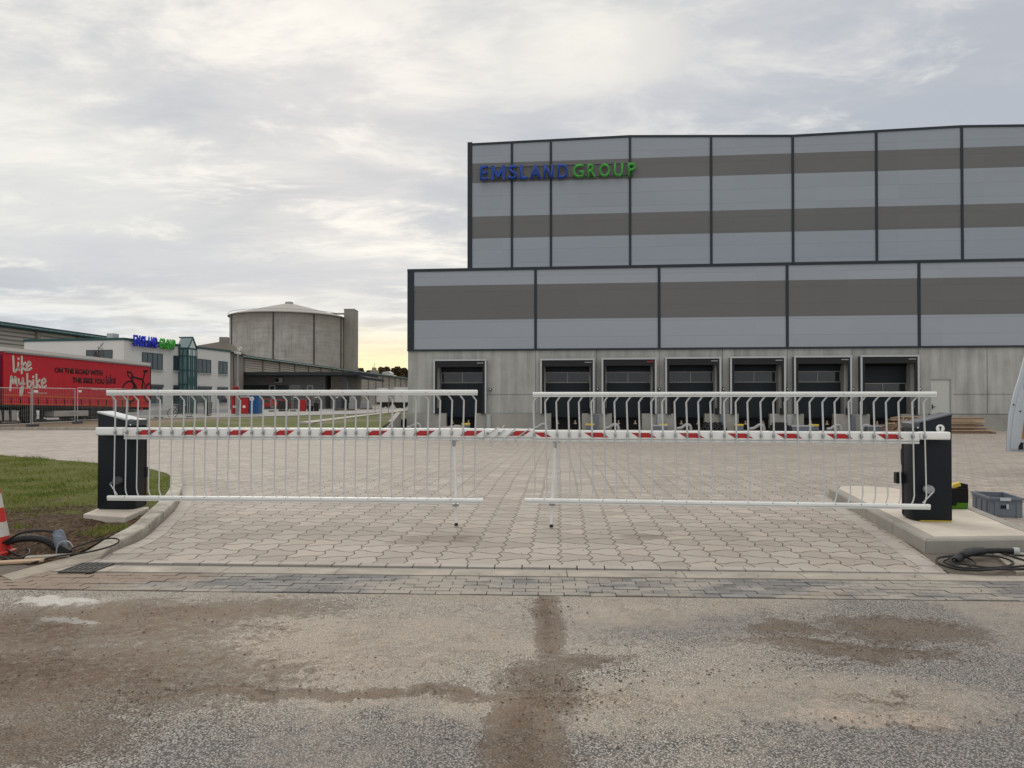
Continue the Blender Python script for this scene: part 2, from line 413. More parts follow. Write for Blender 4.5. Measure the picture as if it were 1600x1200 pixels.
def silo_material():
    g = G('board_marked_concrete', .9, .2); x, y, z = g.pos(True)
    ang = y.m('ARCTAN2', x)
    P = g.vec(ang*20.0, 0.0, z)
    s = g.noise(g.vec(ang*32.0, 0.0, z*.10), 1.0, 6, .7); h = g.noise(g.vec(ang*2.0, 0.0, z*.9), 1.0, 5, .7); n = g.noise(P, .22, 5, .65, .5)
    rib = ((ang*26.0).fract()-.5).abs()*2.0
    c = g.scale((.375,.36,.335), 1.0 + (s-.5)*1.1 + (h-.5)*.9 + (n-.5)*.9 - rib.step(.7,1.0)*.06)
    top = (z + (s-.5)*9.0).step(25.0, 31.0)
    c = g.mix(top*.5, c, (.17,.145,.115))
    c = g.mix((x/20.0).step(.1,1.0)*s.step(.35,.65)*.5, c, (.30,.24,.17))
    g.color(c); g.bump(s+h, .4, .1); return g.mat
M['silo'] = silo_material(); M['silo_dark'] = simple('silo_joint', (.07,.065,.058), .9, .2)
M['silo_roof'] = simple('silo_roof', (.34,.325,.30), .9, .1, var=.15, scale=.3)
M['tower'] = concrete('stained_tower_concrete', (.27,.25,.215), .3, .35, True, .3)
def tarp_material():
    g = G('red_tarpaulin', .5, .4); x, y, z = g.pos(True); P = g.vec(x,y,z)
    n = g.noise(P, 1.3, 5, .6); c = g.scale((.50,.018,.032), .85+n*.3)
    g.color(c); g.bump(g.noise(g.vec(x*3.0,y,z*.7), 1.4, 3, .5), .5, .05); return g.mat
M['tarp'] = tarp_material()
M['tarp_white'] = simple('cream_print', (.62,.56,.50), .6, .3, var=.1); M['tarp_black'] = simple('black_print', (.022,.010,.012), .6, .3)
M['orange'] = simple('orange_strap', (.55,.16,.02), .6, .3); M['roof_sheet'] = simple('pale_roof_sheet', (.62,.58,.54), .5, .4, var=.12)
M['cab_blue'] = simple('blue_cab_paint', (.012,.06,.22), .3, .6); M['tank'] = simple('pale_tank', (.45,.42,.38), .4, .5, .2, var=.15)
M['tyre'] = simple('dusty_tyre', (.030,.027,.026), .85, .2, var=.3, scale=6); M['rim'] = simple('grey_rim', (.28,.27,.26), .5, .5, .3, var=.2)
M['mesh'] = simple('fence_galvanised', (.42,.43,.42), .5, .4, .3, var=.1)
M['wood'] = simple('bare_timber', (.42,.30,.20), .8, .2, var=.35, scale=5, bump=.3); M['wood_old'] = simple('weathered_timber', (.21,.14,.095), .85, .2, var=.4, scale=5, bump=.3)
M['ply'] = simple('orange_plywood', (.42,.19,.045), .6, .3, var=.2, scale=4)
M['crate'] = simple('grey_crate_plastic', (.135,.152,.18), .45, .4, var=.08, scale=5); M['crate_light'] = simple('label_paper', (.5,.52,.55), .6, .3)
M['bag'] = simple('black_canvas', (.010,.010,.011), .9, .2, var=.3, scale=20); M['green'] = simple('green_canvas', (.06,.16,.01), .8, .2, var=.2)
M['redbox'] = simple('red_panel_paint', (.42,.018,.022), .5, .4, var=.08); M['bluebox'] = simple('blue_cabin_plastic', (.012,.085,.24), .5, .4, var=.12)
M['cone_red'] = simple('cone_red', (.50,.028,.02), .5, .4, var=.15, scale=7, dirt=.35); M['cone_white'] = simple('cone_white', (.58,.55,.50), .5, .4, var=.12, scale=7, dirt=.4)
M['grey_pvc'] = simple('grey_pipe_plastic', (.36,.375,.38), .5, .4, var=.1); M['van_white'] = simple('van_white_paint', (.46,.50,.54), .3, .6, var=.04)
M['grate'] = simple('cast_iron', (.07,.066,.06), .7, .4, .3, var=.3, scale=12); M['blue_plug'] = simple('dusty_blue_plug', (.13,.155,.195), .7, .3, var=1.2, scale=24, dirt=.7)
g = G('grass_blade', .8, .2); X_, Y_, Z_ = g.pos(); v_ = g.vec(X_,Y_,Z_)
c_ = g.mix(g.noise(v_, 1.4, 5, .7, .4).step(.40,.60), (.10,.155,.018), (.21,.225,.045)); c_ = g.mix(g.noise(v_, 70, 2, .6).step(.45,.7)*.6, c_, (.24,.21,.09))
g.color(c_); M['grass'] = g.mat
M['leaf'] = simple('autumn_leaf', (.060,.046,.018), .8, .2, var=.8, scale=.12, obj=False); M['bark'] = simple('bark', (.08,.06,.045), .9, .1, var=.3)
M['shed_roof'] = simple('dull_shed_roof', (.13,.115,.10), .95, .05, var=.1)
M['canopy'] = simple('dark_canopy_sheet', (.045,.048,.052), .9, .1, var=.1)
M['clod'] = simple('soil_clod', (.12,.085,.062), .95, .1, var=.5, scale=9, obj=False)

# ------------------------------------------------------------------ lettering
def glyph(ch, off=0.0, res=3):
    cu = bpy.data.curves.new('glyph', 'FONT'); cu.body = ch; cu.size = 1.0; cu.offset = off; cu.resolution_u = res; cu.fill_mode = 'BOTH'
    o = bpy.data.objects.new('glyph', cu); COL.objects.link(o)
    dg = bpy.context.evaluated_depsgraph_get(); me = bpy.data.meshes.new_from_object(o.evaluated_get(dg))
    bpy.data.objects.remove(o); bpy.data.curves.remove(cu); return me
def em_mesh(name, x0, x1, z0, z1, y, depth, mat, parent):
    w, h = x1-x0, z1-z0; t = .20
    a, b, c = .48, .52, .42
    poly = [(0,0),(t,0),(t,.60),(.5-.08,.18),(.5+.08,.18),(1-t,.60),(1-t,0),(1,0),(1,1),(1-t*.95,1),(.5,.46),(t*.95,1),(0,1)]
    return MB().prism_y([(x0+w*p, z0+h*q) for p, q in poly], y-depth, y).build(name, mat, parent)
def text_mesh(name, txt, x0, x1, z0, z1, y, depth, mat, parent, off=0.01, M2=None):
    if txt == 'M': return em_mesh(name, x0, x1, z0, z1, y, depth, mat, parent)
    """text fitted to the box x0..x1, z0..z1 standing in the local xz plane with its face at y"""
    me = glyph(txt, off); xs = [v.co.x for v in me.vertices]; ys = [v.co.y for v in me.vertices]
    ax, bx, ay, by = min(xs), max(xs), min(ys), max(ys)
    bm = bmesh.new(); bm.from_mesh(me)
    ret = bmesh.ops.extrude_face_region(bm, geom=list(bm.faces))
    for v in [e for e in ret['geom'] if isinstance(e, bmesh.types.BMVert)]: v.co.z += 1.0
    bmesh.ops.recalc_face_normals(bm, faces=bm.faces)
    for v in bm.verts:
        fx = (v.co.x-ax)/(bx-ax); fz = (v.co.y-ay)/(by-ay); k = v.co.z
        v.co = Vector((x0+(x1-x0)*fx, y - depth*k, z0+(z1-z0)*fz))
    bmesh.ops.recalc_face_normals(bm, faces=bm.faces)
    bm.to_mesh(me); bm.free(); me.name = name; me.materials.clear(); me.materials.append(mat)
    o = bpy.data.objects.new(name, me); COL.objects.link(o); o.parent = parent; return o
# ================================================================== SETTING
def sstep(t): t = max(0.0, min(1.0, t)); return t*t*(3-2*t)
def lin(t): return max(0.0, min(1.0, t))
def zy(X, Y):                                    # height of the yard paving: it falls towards the docks
    return -.4*lin((Y-15)/15.0)*sstep((X+17)/8.0)
BACK = 36.0
def zv(X, Y):
    e = zy(X, BACK)+.10
    return e + (.2-e)*sstep((Y-BACK)/9.0)
def struct(o): o['kind'] = 'structure'; return o
fs = Frame(gnd(800, 930.8).xy, math.atan2(gnd(1600,941).y-gnd(0,922).y, gnd(1600,941).x-gnd(0,922).x))
fe = Frame(gnd(800, 887.5).xy, math.atan2(gnd(1480,896.5).y-gnd(108,879).y, gnd(1480,896.5).x-gnd(108,879).x))
def loc(fr, p): d = Vector((p.x, p.y))-fr.P; return d.dot(fr.d), d.dot(fr.n)

g_ = MB(); g_.quad((-1500,-400,-.75),(1500,-400,-.75),(1500,3000,-.75),(-1500,3000,-.75)); struct(g_.build('ground', M['verge']))
# street asphalt: gently uneven sheet, finely divided near the camera
m = MB(); xs = [-60,-30,-14]+[-8+i*.16 for i in range(101)]+[14,30,60]
vs = [-34,-20,-10,-5]+[-4+i*.10 for i in range(41)]
for v in vs:
    for x in xs:
        p = fs.w(x, v); h = 0.0
        if v > -4.2 and v < -.05 and abs(x) < 9:
            h = (noise.fractal(Vector((p.x*.55,p.y*1.6,3.0)), 1.0, 2.0, 4)*.010 + noise.noise(Vector((p.x*1.9,p.y*5.0,1.0)))*.004)*sstep(-v/.5)
        m.v.append((p.x, p.y, h))
W = len(xs)
for j in range(len(vs)-1):
    for i in range(W-1): m.f.append((j*W+i, j*W+i+1, (j+1)*W+i+1, (j+1)*W+i))
struct(m.build('street_asphalt', M['asphalt'], smooth=True))
# bedding under the gutter
m = MB(); a, b, c, d = fs.w(-60,-.01,-.03), fs.w(60,-.01,-.03), fs.w(60,2.2,-.03), fs.w(-60,2.2,-.03); m.quad(a,b,c,d); struct(m.build('gutter_bed', M['joint']))
# block pavers of the gutter
m = MB()
vb = loc(fs, gnd(800,901))[1]
rows = 6; rw = (vb-.035)/rows
for r in range(rows):
    off = .1 if r % 2 else 0.0
    for k in range(-46, 46):
        s0 = k*.2+off; h = (hsh(k,r)-.5)*.004
        g = .0035
        m.add([fs.w(s0+g,.03+r*rw+g,-.03), fs.w(s0+.2-g,.03+r*rw+g,-.03), fs.w(s0+.2-g,.03+(r+1)*rw-g,-.03), fs.w(s0+g,.03+(r+1)*rw-g,-.03),
               fs.w(s0+g,.03+r*rw+g,h+.002), fs.w(s0+.2-g,.03+r*rw+g,h+.002), fs.w(s0+.2-g,.03+(r+1)*rw-g,h+.002), fs.w(s0+g,.03+(r+1)*rw-g,h+.002)],
              [(4,5,6,7),(0,1,5,4),(1,2,6,5),(2,3,7,6),(3,0,4,7)])
struct(m.build('gutter_pavers', M['brick']))
m = MB(); vc = loc(fs, gnd(800,893))[1]; v2 = loc(fs, gnd(800,891.4))[1]
j0 = loc(fs, gnd(886,897))[0]; mB = MB()
for k in range(-10, 12):
    s0 = j0+k*1.0
    for (lo, hi, z) in ((vb+.006, vc, .006), (vc+.008, v2+.03, .003)):
        (m if lo < vc else mB).prism([tuple(fs.w(s0+.003,lo).xy), tuple(fs.w(s0+.996,lo).xy), tuple(fs.w(s0+.996,hi).xy), tuple(fs.w(s0+.003,hi).xy)], -.03, z)
struct(m.build('gutter_band', M['cream'])); struct(mB.build('gutter_band', M['kerb_dirty']))
# dirt lying between the band and the edging stones
m = MB(); N_ = 90
for i in range(N_+1):
    s = -7.5+i*15.0/N_; p = fs.w(s, v2+.042); q = fe.w(s, -.03); m.v += [(p.x,p.y,-.003),(q.x,q.y,-.006)]
for i in range(N_): m.f.append((2*i,2*i+2,2*i+3,2*i+1))
struct(m.build('gutter_dirt', M['mortar']))
# edging stones along the front of the paving
m = MB(); sL = loc(fe, gnd(108,879))[0]; sR = loc(fe, gnd(1480,896.5))[0]
k = 0; s = sL
while s < sR-.05:
    m.prism([tuple(fe.w(s+.004,0).xy), tuple(fe.w(min(s+.239,sR),0).xy), tuple(fe.w(min(s+.239,sR),.116).xy), tuple(fe.w(s+.004,.116).xy)], -.03, .008+(hsh(k)-.5)*.003); s += .246; k += 1
struct(m.build('edging_stones', M['edge']))
# yard paving
m = MB(); xs = [-70,-50,-35,-25,-20,-17,-15,-13,-12,-11,-10,-9,-8]+[-7+i for i in range(0,27)]+[24,32,45,70]
ys = [None, 9, 12, 15, 18, 22, 26, 30, 33, BACK, 42, 50, 62]
idx = {}
for j, y in enumerate(ys):
    for i, x in enumerate(xs):
        Y = y if y else fe.P.y + math.tan(fe.a)*(x-fe.P.x) + .124
        idx[i,j] = len(m.v); m.v.append((x, Y, zy(x, Y)))
for j in range(len(ys)-1):
    for i in range(len(xs)-1):
        if ys[j] is not None and ys[j] >= BACK and xs[i] < -7: continue
        m.f.append((idx[i,j], idx[i+1,j], idx[i+1,j+1], idx[i,j+1]))
struct(m.build('yard_paving', M['paver']))

# verge beyond the yard, service road and footpath
def sheet(name, mat, xs, ys, zf, dz=0.0, amp=0.0, ok=None):
    m = MB(); idx = {}
    for j, y in enumerate(ys):
        for i, x in enumerate(xs): idx[i,j] = len(m.v); m.v.append((x, y, zf(x,y)+dz+noise.noise(Vector((x*.7,y*.7,2)))*amp))
    for j in range(len(ys)-1):
        for i in range(len(xs)-1):
            if ok and not ok((xs[i]+xs[i+1])/2, (ys[j]+ys[j+1])/2): continue
            m.f.append((idx[i,j], idx[i+1,j], idx[i+1,j+1], idx[i,j+1]))
    return struct(m.build(name, mat, smooth=True))
sheet('verge', M['verge'], [-300,-120,-70]+[-50+i*1.0 for i in range(0,43)]+[-7.3], [BACK+.14]+[37+i for i in range(0,16)]+[60,80,110,200,500], zv, 0, .09)
M['road_far'] = simple('pale_service_road', (.27,.262,.25), .9, .2, var=.25, scale=.6, obj=False)
m = MB(); m.prism([(-75,42.6),(-31,43.0),(-24,48.5),(-17.5,57),(-13.6,66),(-13.4,130),(-75,130)], .17, .262); struct(m.build('service_road', M['road_far']))
m = MB(); m.prism([(-12.4,42),(-11.6,42),(-12.2,86),(-13.2,86)], 0, .33, lambda x,y: zv(x,y)+.11); struct(m.build('footpath', M['edge']))
m = MB()
for k in range(52): m.box(-60+k*1.0+.005, -59+k*1.0-.005, BACK, BACK+.14, zy(-60+k,BACK)-.1, zy(-59.5+k,BACK)+.13)
struct(m.build('back_kerb', M['kerb']))

# near grass island on the left: kerb line and turf
KO = [gnd(285,750,.12), gnd(277,778,.12), gnd(244,809,.12), gnd(220,828,.11), gnd(182,848,.075), gnd(152,872,.02), gnd(108,884,.012), gnd(20,907,.008)]
KI = [gnd(268,750,.12), gnd(259,772,.12), gnd(224,805,.12), gnd(207,820,.11), gnd(166,842,.075), gnd(128,864,.02), gnd(78,878,.012), gnd(2,899,.008)]
back_o = [Vector((-12.8,18.35,.10)), Vector((-8.3,15.65,.10)), Vector((-6.6,14.15,.11))]
back_i = [Vector((-12.86,18.22,.10)), Vector((-8.38,15.52,.10)), Vector((-6.72,13.95,.11))]
back_o.insert(0, Vector((-34,30.2,.10))); back_i.insert(0, Vector((-34.05,30.05,.10)))
SO = spline(back_o+KO, 10); SI = spline(back_i+KI, 10)
m = MB(); acc = 0
for i in range(len(SO)-1):
    a, b, c, d = SO[i], SO[i+1], SI[i+1], SI[i]
    t0, t1 = .0, 1.0
    acc += (b-a).length
    if acc > .8: acc = 0; t1 = max(.9, 1-.008/max((b-a).length,.01))
    b2 = a.lerp(b, t1); c2 = d.lerp(c, t1)
    out = Vector((0,0,0))
    vs = [(a.x,a.y,-.3),(b2.x,b2.y,-.3),(c2.x,c2.y,-.3),(d.x,d.y,-.3)]
    e1 = (a-d).xy.normalized()*-.014; e2 = (b2-c2).xy.normalized()*-.014
    vs += [(a.x,a.y,a.z-.016),(b2.x,b2.y,b2.z-.016),(c2.x,c2.y,c2.z),(d.x,d.y,d.z),(a.x+e1.x,a.y+e1.y,a.z),(b2.x+e2.x,b2.y+e2.y,b2.z)]
    m.add(vs, [(0,1,5,4),(4,5,9,8),(8,9,6,7),(3,7,6,2),(0,4,8,7,3),(1,2,6,9,5)])
struct(m.build('kerb', M['kerb']))
# flush stones beside the kerb
m = MB(); S2 = [p for p in SO if 6.9 < p.y < 12.6]
def walk(pts, d):
    out = [pts[0].copy()]; rest = d; cur = pts[0]
    for q in pts[1:]:
        while (q-cur).length >= rest:
            cur = cur + (q-cur).normalized()*rest; out.append(cur.copy()); rest = d
        rest -= (q-cur).length; cur = q
    return out
S2 = walk(S2, .25)
def nrm(a, b):
    n = (b-a).xy.normalized(); n = Vector((-n.y, n.x)); return n if n.x > 0 else -n
for i in range(len(S2)-1):
    a, b = S2[i], S2[i+1]; n1 = nrm(S2[max(i-1,0)], b); n2 = nrm(a, S2[min(i+2,len(S2)-1)]); d = (b-a)*.014; a = a+d; b = b-d
    m.prism([(a.x+n1.x*.012,a.y+n1.y*.012),(a.x+n1.x*.17,a.y+n1.y*.17),(b.x+n2.x*.17,b.y+n2.y*.17),(b.x+n2.x*.012,b.y+n2.y*.012)], -.02, .007+(hsh(i,5)-.5)*.003)
struct(m.build('flush_edging', M['edge']))
def xr(Y):                                       # right hand limit of the turf
    best = -4.2
    for i in range(len(SI)-1):
        a, b = SI[i], SI[i+1]
        lo, hi = min(a.y,b.y), max(a.y,b.y)
        if lo <= Y <= hi and hi-lo > 1e-6:
            t = (Y-a.y)/(b.y-a.y); return a.x+(b.x-a.x)*t
    return best
def zi(X, Y):
    b = .085*sstep((Y-6.6)/1.0)+.008
    e = min(1.0, max(0, (xr(Y)-X))/.4)
    hum = noise.fractal(Vector((X*.9,Y*.9,0)), 1.0, 2.0, 4)*.035 + noise.noise(Vector((X*5,Y*5,7)))*.012*(1.0 if Y < 9.3 else .4)
    md = math.exp(-((X+4.9)**2/.5+(Y-7.55)**2/.12))*.05
    return b + (hum+md)*e*sstep((Y-6.5)/.8)
m = MB(); ys = []; y = 6.55
while y < 30: ys.append(y); y += .055 if y < 10 else (.12 if y < 16 else .6)
NX = 90
for y in ys:
    r = xr(y)
    for i in range(NX+1):
        t = i/NX; x = r - (t**2.0)*(r+36); m.v.append((x, y, zi(x,y)))
for j in range(len(ys)-1):
    for i in range(NX): a = j*(NX+1)+i; m.f.append((a, a+NX+1, a+NX+2, a+1))
struct(m.build('turf_bank', M['soil'], smooth=True))
m = MB(); rnd = random.Random(3)
def blade(m, x, y, z, h, w):
    a = rnd.uniform(0, 6.283); l = rnd.uniform(0,.6)*h; dx, dy = math.cos(a), math.sin(a)
    b = len(m.v); px, py = -dy*w, dx*w
    m.v += [(x-px,y-py,z-.01),(x+px,y+py,z-.01),(x+dx*l+px*.4,y+dy*l+py*.4,z+h*.7),(x+dx*l*1.7,y+dy*l*1.7,z+h)]
    m.f += [(b,b+1,b+2),(b,b+2,b+3)]
cnt = 0
while cnt < 46000:
    y = 7.0+rnd.random()**1.5*13.5; r = xr(y); x = r-.02-rnd.random()*max(.5, .78*y+.3+r)
    if x < -.76*y-.3: continue
    d = noise.fractal(Vector((x*.7,y*.7,4)), 1, 2, 4)*.9
    dens = lin((y-8.7+d*2.4)/1.6)*(.08+.92*lin(.45+3.2*noise.noise(Vector((x*1.1,y*1.1,8)))))
    if x > xr(y)-.30 and y < 8.1 and y > 7.4: dens = max(dens, .6)
    if x < -5.3 and y < 8.2 and noise.noise(Vector((x*2,y*2,1))) > 0: dens = max(dens,.35)
    cnt += 1
    if rnd.random() > dens: continue
    blade(m, x, y, zi(x,y), rnd.uniform(.016,.05)*(1+.9*lin(2.5*noise.noise(Vector((x*3,y*3,18))))), rnd.uniform(.0025,.005))
o = m.build('grass', M['grass']); tag(o, kind='stuff', label='short green turf on the bank behind the left kerb', cat='grass')

# soil clods and grit strewn on the street and the bank
m = MB()
def clod(x, y, z, r):
    b = len(m.v); k = []
    for dx,dy,dz in ((1,0,0),(-1,0,0),(0,1,0),(0,-1,0),(0,0,1),(0,0,-.6)):
        q = r*rnd.uniform(.6,1.25); m.v.append((x+dx*q, y+dy*q, z+dz*q*.6))
    for f in ((0,2,4),(2,1,4),(1,3,4),(3,0,4),(2,0,5),(1,2,5),(3,1,5),(0,3,5)): m.f.append(tuple(b+i for i in f))
for (px, py, rx, ry, n) in ((860,960,.16,.5,90),(850,1100,.32,.5,220),(980,1060,.7,.3,110),(100,1060,1.1,.5,240),(200,960,1.2,.25,120),(1390,1000,.5,.35,90),(1300,1040,.6,.2,60),(1400,1130,.5,.08,60),(1210,990,.2,.12,26),(300,1085,1.0,.08,70),(1350,920,.5,.3,30)):
    c = gnd(px, py)
    for i in range(n):
        x = c.x+rnd.gauss(0,rx*.7); y = c.y+rnd.gauss(0,ry*.7)
        if y > 5.5: continue
        clod(x, y, .004, rnd.uniform(.003,.009)*(1.5 if rnd.random()<.08 else 1))
for i in range(900):
    y = rnd.uniform(7.1, 9.6); x = xr(y)-.05-rnd.random()*1.9; clod(x, y, zi(x,y)+.003, rnd.uniform(.006,.024))
for i in range(130):
    s = rnd.uniform(-4.2,4.2); p = fs.w(s, rnd.uniform(.0,.9)); clod(p.x, p.y, .008, rnd.uniform(.003,.009))
for i in range(160):
    p = gnd(rnd.uniform(300,1400), rnd.uniform(790,885)); clod(p.x,p.y,.005,rnd.uniform(.003,.008))
o = m.build('soil_clods', M['clod']); tag(o, kind='stuff', label='crumbs of brown soil strewn over the street and bank', cat='soil')

# concrete island on the right with its kerb
ISO = [(4.03,7.06),(5.36,7.14),(5.47,7.75),(5.93,9.46),(6.15,10.6),(6.0,11.35),(5.55,11.62),(5.1,11.55),(4.89,11.18)]
def inset(poly, d):
    out = []; n = len(poly)
    for i in range(n):
        p, a, b = Vector(poly[i]), Vector(poly[i-1]), Vector(poly[(i+1)%n])
        n1 = (p-a).normalized(); n1 = Vector((-n1.y,n1.x)); n2 = (b-p).normalized(); n2 = Vector((-n2.y,n2.x))
        k = (n1+n2).normalized(); out.append(tuple(p+k*(d/max(.3,k.dot(n1)))))
    return out
ISI = inset(ISO, .13)
m = MB(); n = len(ISO)
for i in range(n):
    a, b = Vector(ISO[i]), Vector(ISO[(i+1)%n]); c, d = Vector(ISI[(i+1)%n]), Vector(ISI[i]); L = (b-a).length; K = max(1, round(L/1.0))
    for k in range(K):
        e = .004/L
        t0, t1 = k/K+e, (k+1)/K-e
        p = [a.lerp(b,t0), a.lerp(b,t1), d.lerp(c,t1), d.lerp(c,t0)]
        w0 = (p[3]-p[0])*.12; w1 = (p[2]-p[1])*.12
        z = .144
        m.add([(p[0].x,p[0].y,-.1),(p[1].x,p[1].y,-.1),(p[2].x,p[2].y,-.1),(p[3].x,p[3].y,-.1),(p[0].x,p[0].y,z-.02),(p[1].x,p[1].y,z-.02),(p[2].x,p[2].y,z),(p[3].x,p[3].y,z),
               (p[0].x+w0.x,p[0].y+w0.y,z),(p[1].x+w1.x,p[1].y+w1.y,z)], [(0,1,5,4),(4,5,9,8),(8,9,6,7),(2,3,7,6),(0,4,8,7,3),(1,2,6,9,5)])
struct(m.build('island_kerb', M['kerb_dirty']))
m = MB(); m.prism(inset(ISO,.136), 0, .141); struct(m.build('island_slab', M['slab']))
# flush stones along the island and the dirt around its foot
m = MB()
pa, pb = gnd(1480,896), gnd(1284,772)
d = (pb-pa); L = d.length; u = d.normalized(); nn = Vector((u.y,-u.x,0))
K = int(L/.25)
for k in range(K):
    a = pa+u*(k*.25+.003); b = pa+u*((k+1)*.25-.003); w = .16
    for q in ((0,w),):
        m.prism([tuple((a-nn*.0).xy), tuple((b-nn*.0).xy), tuple((b-nn*w).xy), tuple((a-nn*w).xy)], -.02, .006+(hsh(k,9)-.5)*.002)
struct(m.build('flush_edging_right', M['edge']))
m = MB(); m.prism([tuple(gnd(1484,897).xy), tuple(gnd(1640,905).xy), tuple(gnd(1660,850).xy), tuple(gnd(1445,866).xy), tuple(gnd(1425,852).xy), tuple(gnd(1402,838).xy)], -.02, .005); struct(m.build('bare_mortar_bed', M['mortar']))
m = MB(); m.prism([tuple(gnd(1550,868).xy), tuple(gnd(1640,868).xy), tuple(gnd(1680,896).xy), tuple(gnd(1588,899).xy)], -.02, .03); struct(m.build('footway_slab', M['kerb']))
m = MB(); m.prism([tuple(gnd(-40,902).xy), tuple(gnd(3,901).xy), tuple(gnd(80,880).xy), tuple(gnd(70,872).xy), tuple(gnd(-60,872).xy)], -.02, .008); struct(m.build('bare_mortar_bed', M['mortar']))

# ================================================================== WORLD, SUN, CAMERA
w = bpy.data.worlds.new('World'); sc.world = w; w.use_nodes = True; nt = w.node_tree
class GW(G):
    def __init__(s, nt): s.nt = nt
gw = GW(nt); bg = nt.nodes['Background']
tc = nt.nodes.new('ShaderNodeTexCoord'); nx = nt.nodes.new('ShaderNodeVectorMath'); nx.operation = 'NORMALIZE'; nt.links.new(tc.outputs['Generated'], nx.inputs[0])
sep = nt.nodes.new('ShaderNodeSeparateXYZ'); nt.links.new(nx.outputs[0], sep.inputs[0])
x, y, z = (S(nt, sep.outputs[i]) for i in range(3))
sky = nt.nodes.new('ShaderNodeTexSky'); sky.sky_type = 'NISHITA'; sky.sun_disc = False; sky.sun_elevation = R(24); SUNAZ = R(-14); sky.sun_rotation = SUNAZ
skyc = gw.scale(sky.outputs[0], .10)
zz = z.max(0.0) + .10
qx, qy = x/zz, y/zz
warp = gw.noise(gw.vec(qx*.35, qy*.35, 3.0), 1.0, 2, .5)
c1 = gw.noise(gw.vec(qx*.5+warp*1.1, qy*.8, 1.0), 1.15, 6, .60, .3)
c2 = gw.noise(gw.vec(qx*1.7, qy*2.6+warp, 8.0), 1.1, 6, .66, .35)
c3 = gw.noise(gw.vec(x*2.0, z*6.5, 2.0), 1.0, 5, .5, .4)
light = (.80,.775,.71); midc = (.59,.59,.585); dark = (.415,.44,.48)
cl = gw.mix((c1*.75+c2*.25).step(.41,.57), dark, midc)
cl = gw.mix((c1*.45+c2*.55).step(.485,.61)*.9, cl, light)
cl = gw.mix(c3.step(.47,.68)*.45, cl, dark)
def lobe(az, el, rx, rz):                         # soft bright area of the cloud deck in a given direction
    ax = x.m('ARCTAN2', y)
    return ((((ax-az)/rx).m('POWER',2.0) + ((z-el)/rz).m('POWER',2.0)) + (c2-.5)*1.5).istep(.0, 1.3)
cl = gw.mix(lobe(.12,.43,.13,.045)*.6, cl, (.92,.87,.76))
cl = gw.mix(lobe(-.58,.24,.18,.10)*.5, cl, (.78,.77,.71))
cl = gw.mix(lobe(-.35,.17,.35,.035)*.6, cl, (.45,.475,.52))
cl = gw.mix(lobe(.3,.40,.8,.06)*.30, cl, (.47,.48,.52))
low = z.istep(.03,.16)
cl = gw.mix(low*(c2.step(.40,.60))*.75, cl, (.52,.60,.70))
cl = gw.mix(low*c3.step(.5,.62)*.5, cl, (.82,.82,.76))
az = x.m('ARCTAN2', y)
warm = ((az+.17)/.20).m('POWER',2.0).istep(.0,1.0)*z.istep(.035,.125)*(.45+c2*.9)
cl = gw.mix(warm.clamp(), cl, (.92,.76,.44))
cl = gw.mix((z.istep(.0,.06)*.55)*warm.clamp(), cl, (.95,.66,.32))
cl = gw.mix(.93, skyc, cl)
over = 1.0 + z.step(.50,.95)*.75 + (y*-1.0).step(.0,.7)*.30
nt.links.new(gw.scale(gw.mix(z.step(.50,.9)*.8, cl, (.80,.765,.70)), over), bg.inputs['Color']); bg.inputs['Strength'].default_value = 1.0
ld = bpy.data.lights.new('sun', 'SUN'); ld.energy = .9; ld.angle = R(28); ld.color = (1.0,.94,.85)
lo = bpy.data.objects.new('sun', ld); COL.objects.link(lo)
el = R(24); dirv = Vector((math.sin(SUNAZ)*math.cos(el), math.cos(SUNAZ)*math.cos(el), math.sin(el)))
lo.rotation_euler = (-dirv).to_track_quat('-Z','Y').to_euler(); lo.location = (0,0,30)
cd = bpy.data.cameras.new('camera'); cam = bpy.data.objects.new('camera', cd); COL.objects.link(cam); sc.camera = cam
cd.sensor_width = 36; cd.lens = 36*F/1600; cd.shift_y = (CY-600)/1600.0; cd.clip_end = 5000; cd.clip_start = .05
cam.location = (0,0,EYE); cam.rotation_euler = (R(90)+PITCH, 0, 0)
sc.view_settings.view_transform = 'Standard'; sc.view_settings.look = 'None'; sc.view_settings.exposure = 0.22; sc.view_settings.gamma = 1.0
sc.render.engine = 'CYCLES'; sc.cycles.max_bounces = 5; sc.cycles.diffuse_bounces = 3; sc.cycles.glossy_bounces = 2
# ================================================================== WAREHOUSE
fw = Frame((0,47.2), math.atan(-.098))
S0 = fw.s(637.5)                                  # left corner of the low front
class Sub(Frame):                                 # frame whose s=0 is the building corner
    def __init__(s, f, s0): p = f.w(s0, 0); Frame.__init__(s, (p.x,p.y), f.a)
fw = Sub(fw, S0); S1 = 48.0
GZ = -.4
wh = empty('warehouse', (fw.P.x,fw.P.y,GZ), fw.a, 'large grey warehouse with banded cladding above a concrete wall of loading docks', 'warehouse')
class L:                                          # local z helper: building empties stand at GZ
    pass
def zl(x, y, c=0.0): return fw.z(x, y, c)-GZ
def sl(x, c=0.0): return fw.s(x, c)
zb = zl(800, 546.8); zt = zl(800, 419.5)
# docks: outer edges of each shelter, in photo pixels at the frame plane c=-.5
PR = .5
DK = [(677,760,564,0),(844,929,563,0),(940,1026,561.8,0),(1039.5,1127,560.6,0),(1141,1228,559.6,0),(1241,1331.5,558.6,0),(1345,1437,557.6,1)]
ZD = zl(700, 645.3, 0)                            # sill height of the docks
docks = []
for (x0,x1,yt,k) in DK:
    a, b = sl(x0,-PR), sl(x1,-PR); docks.append((a, b, zl(x0,yt,-PR), k))
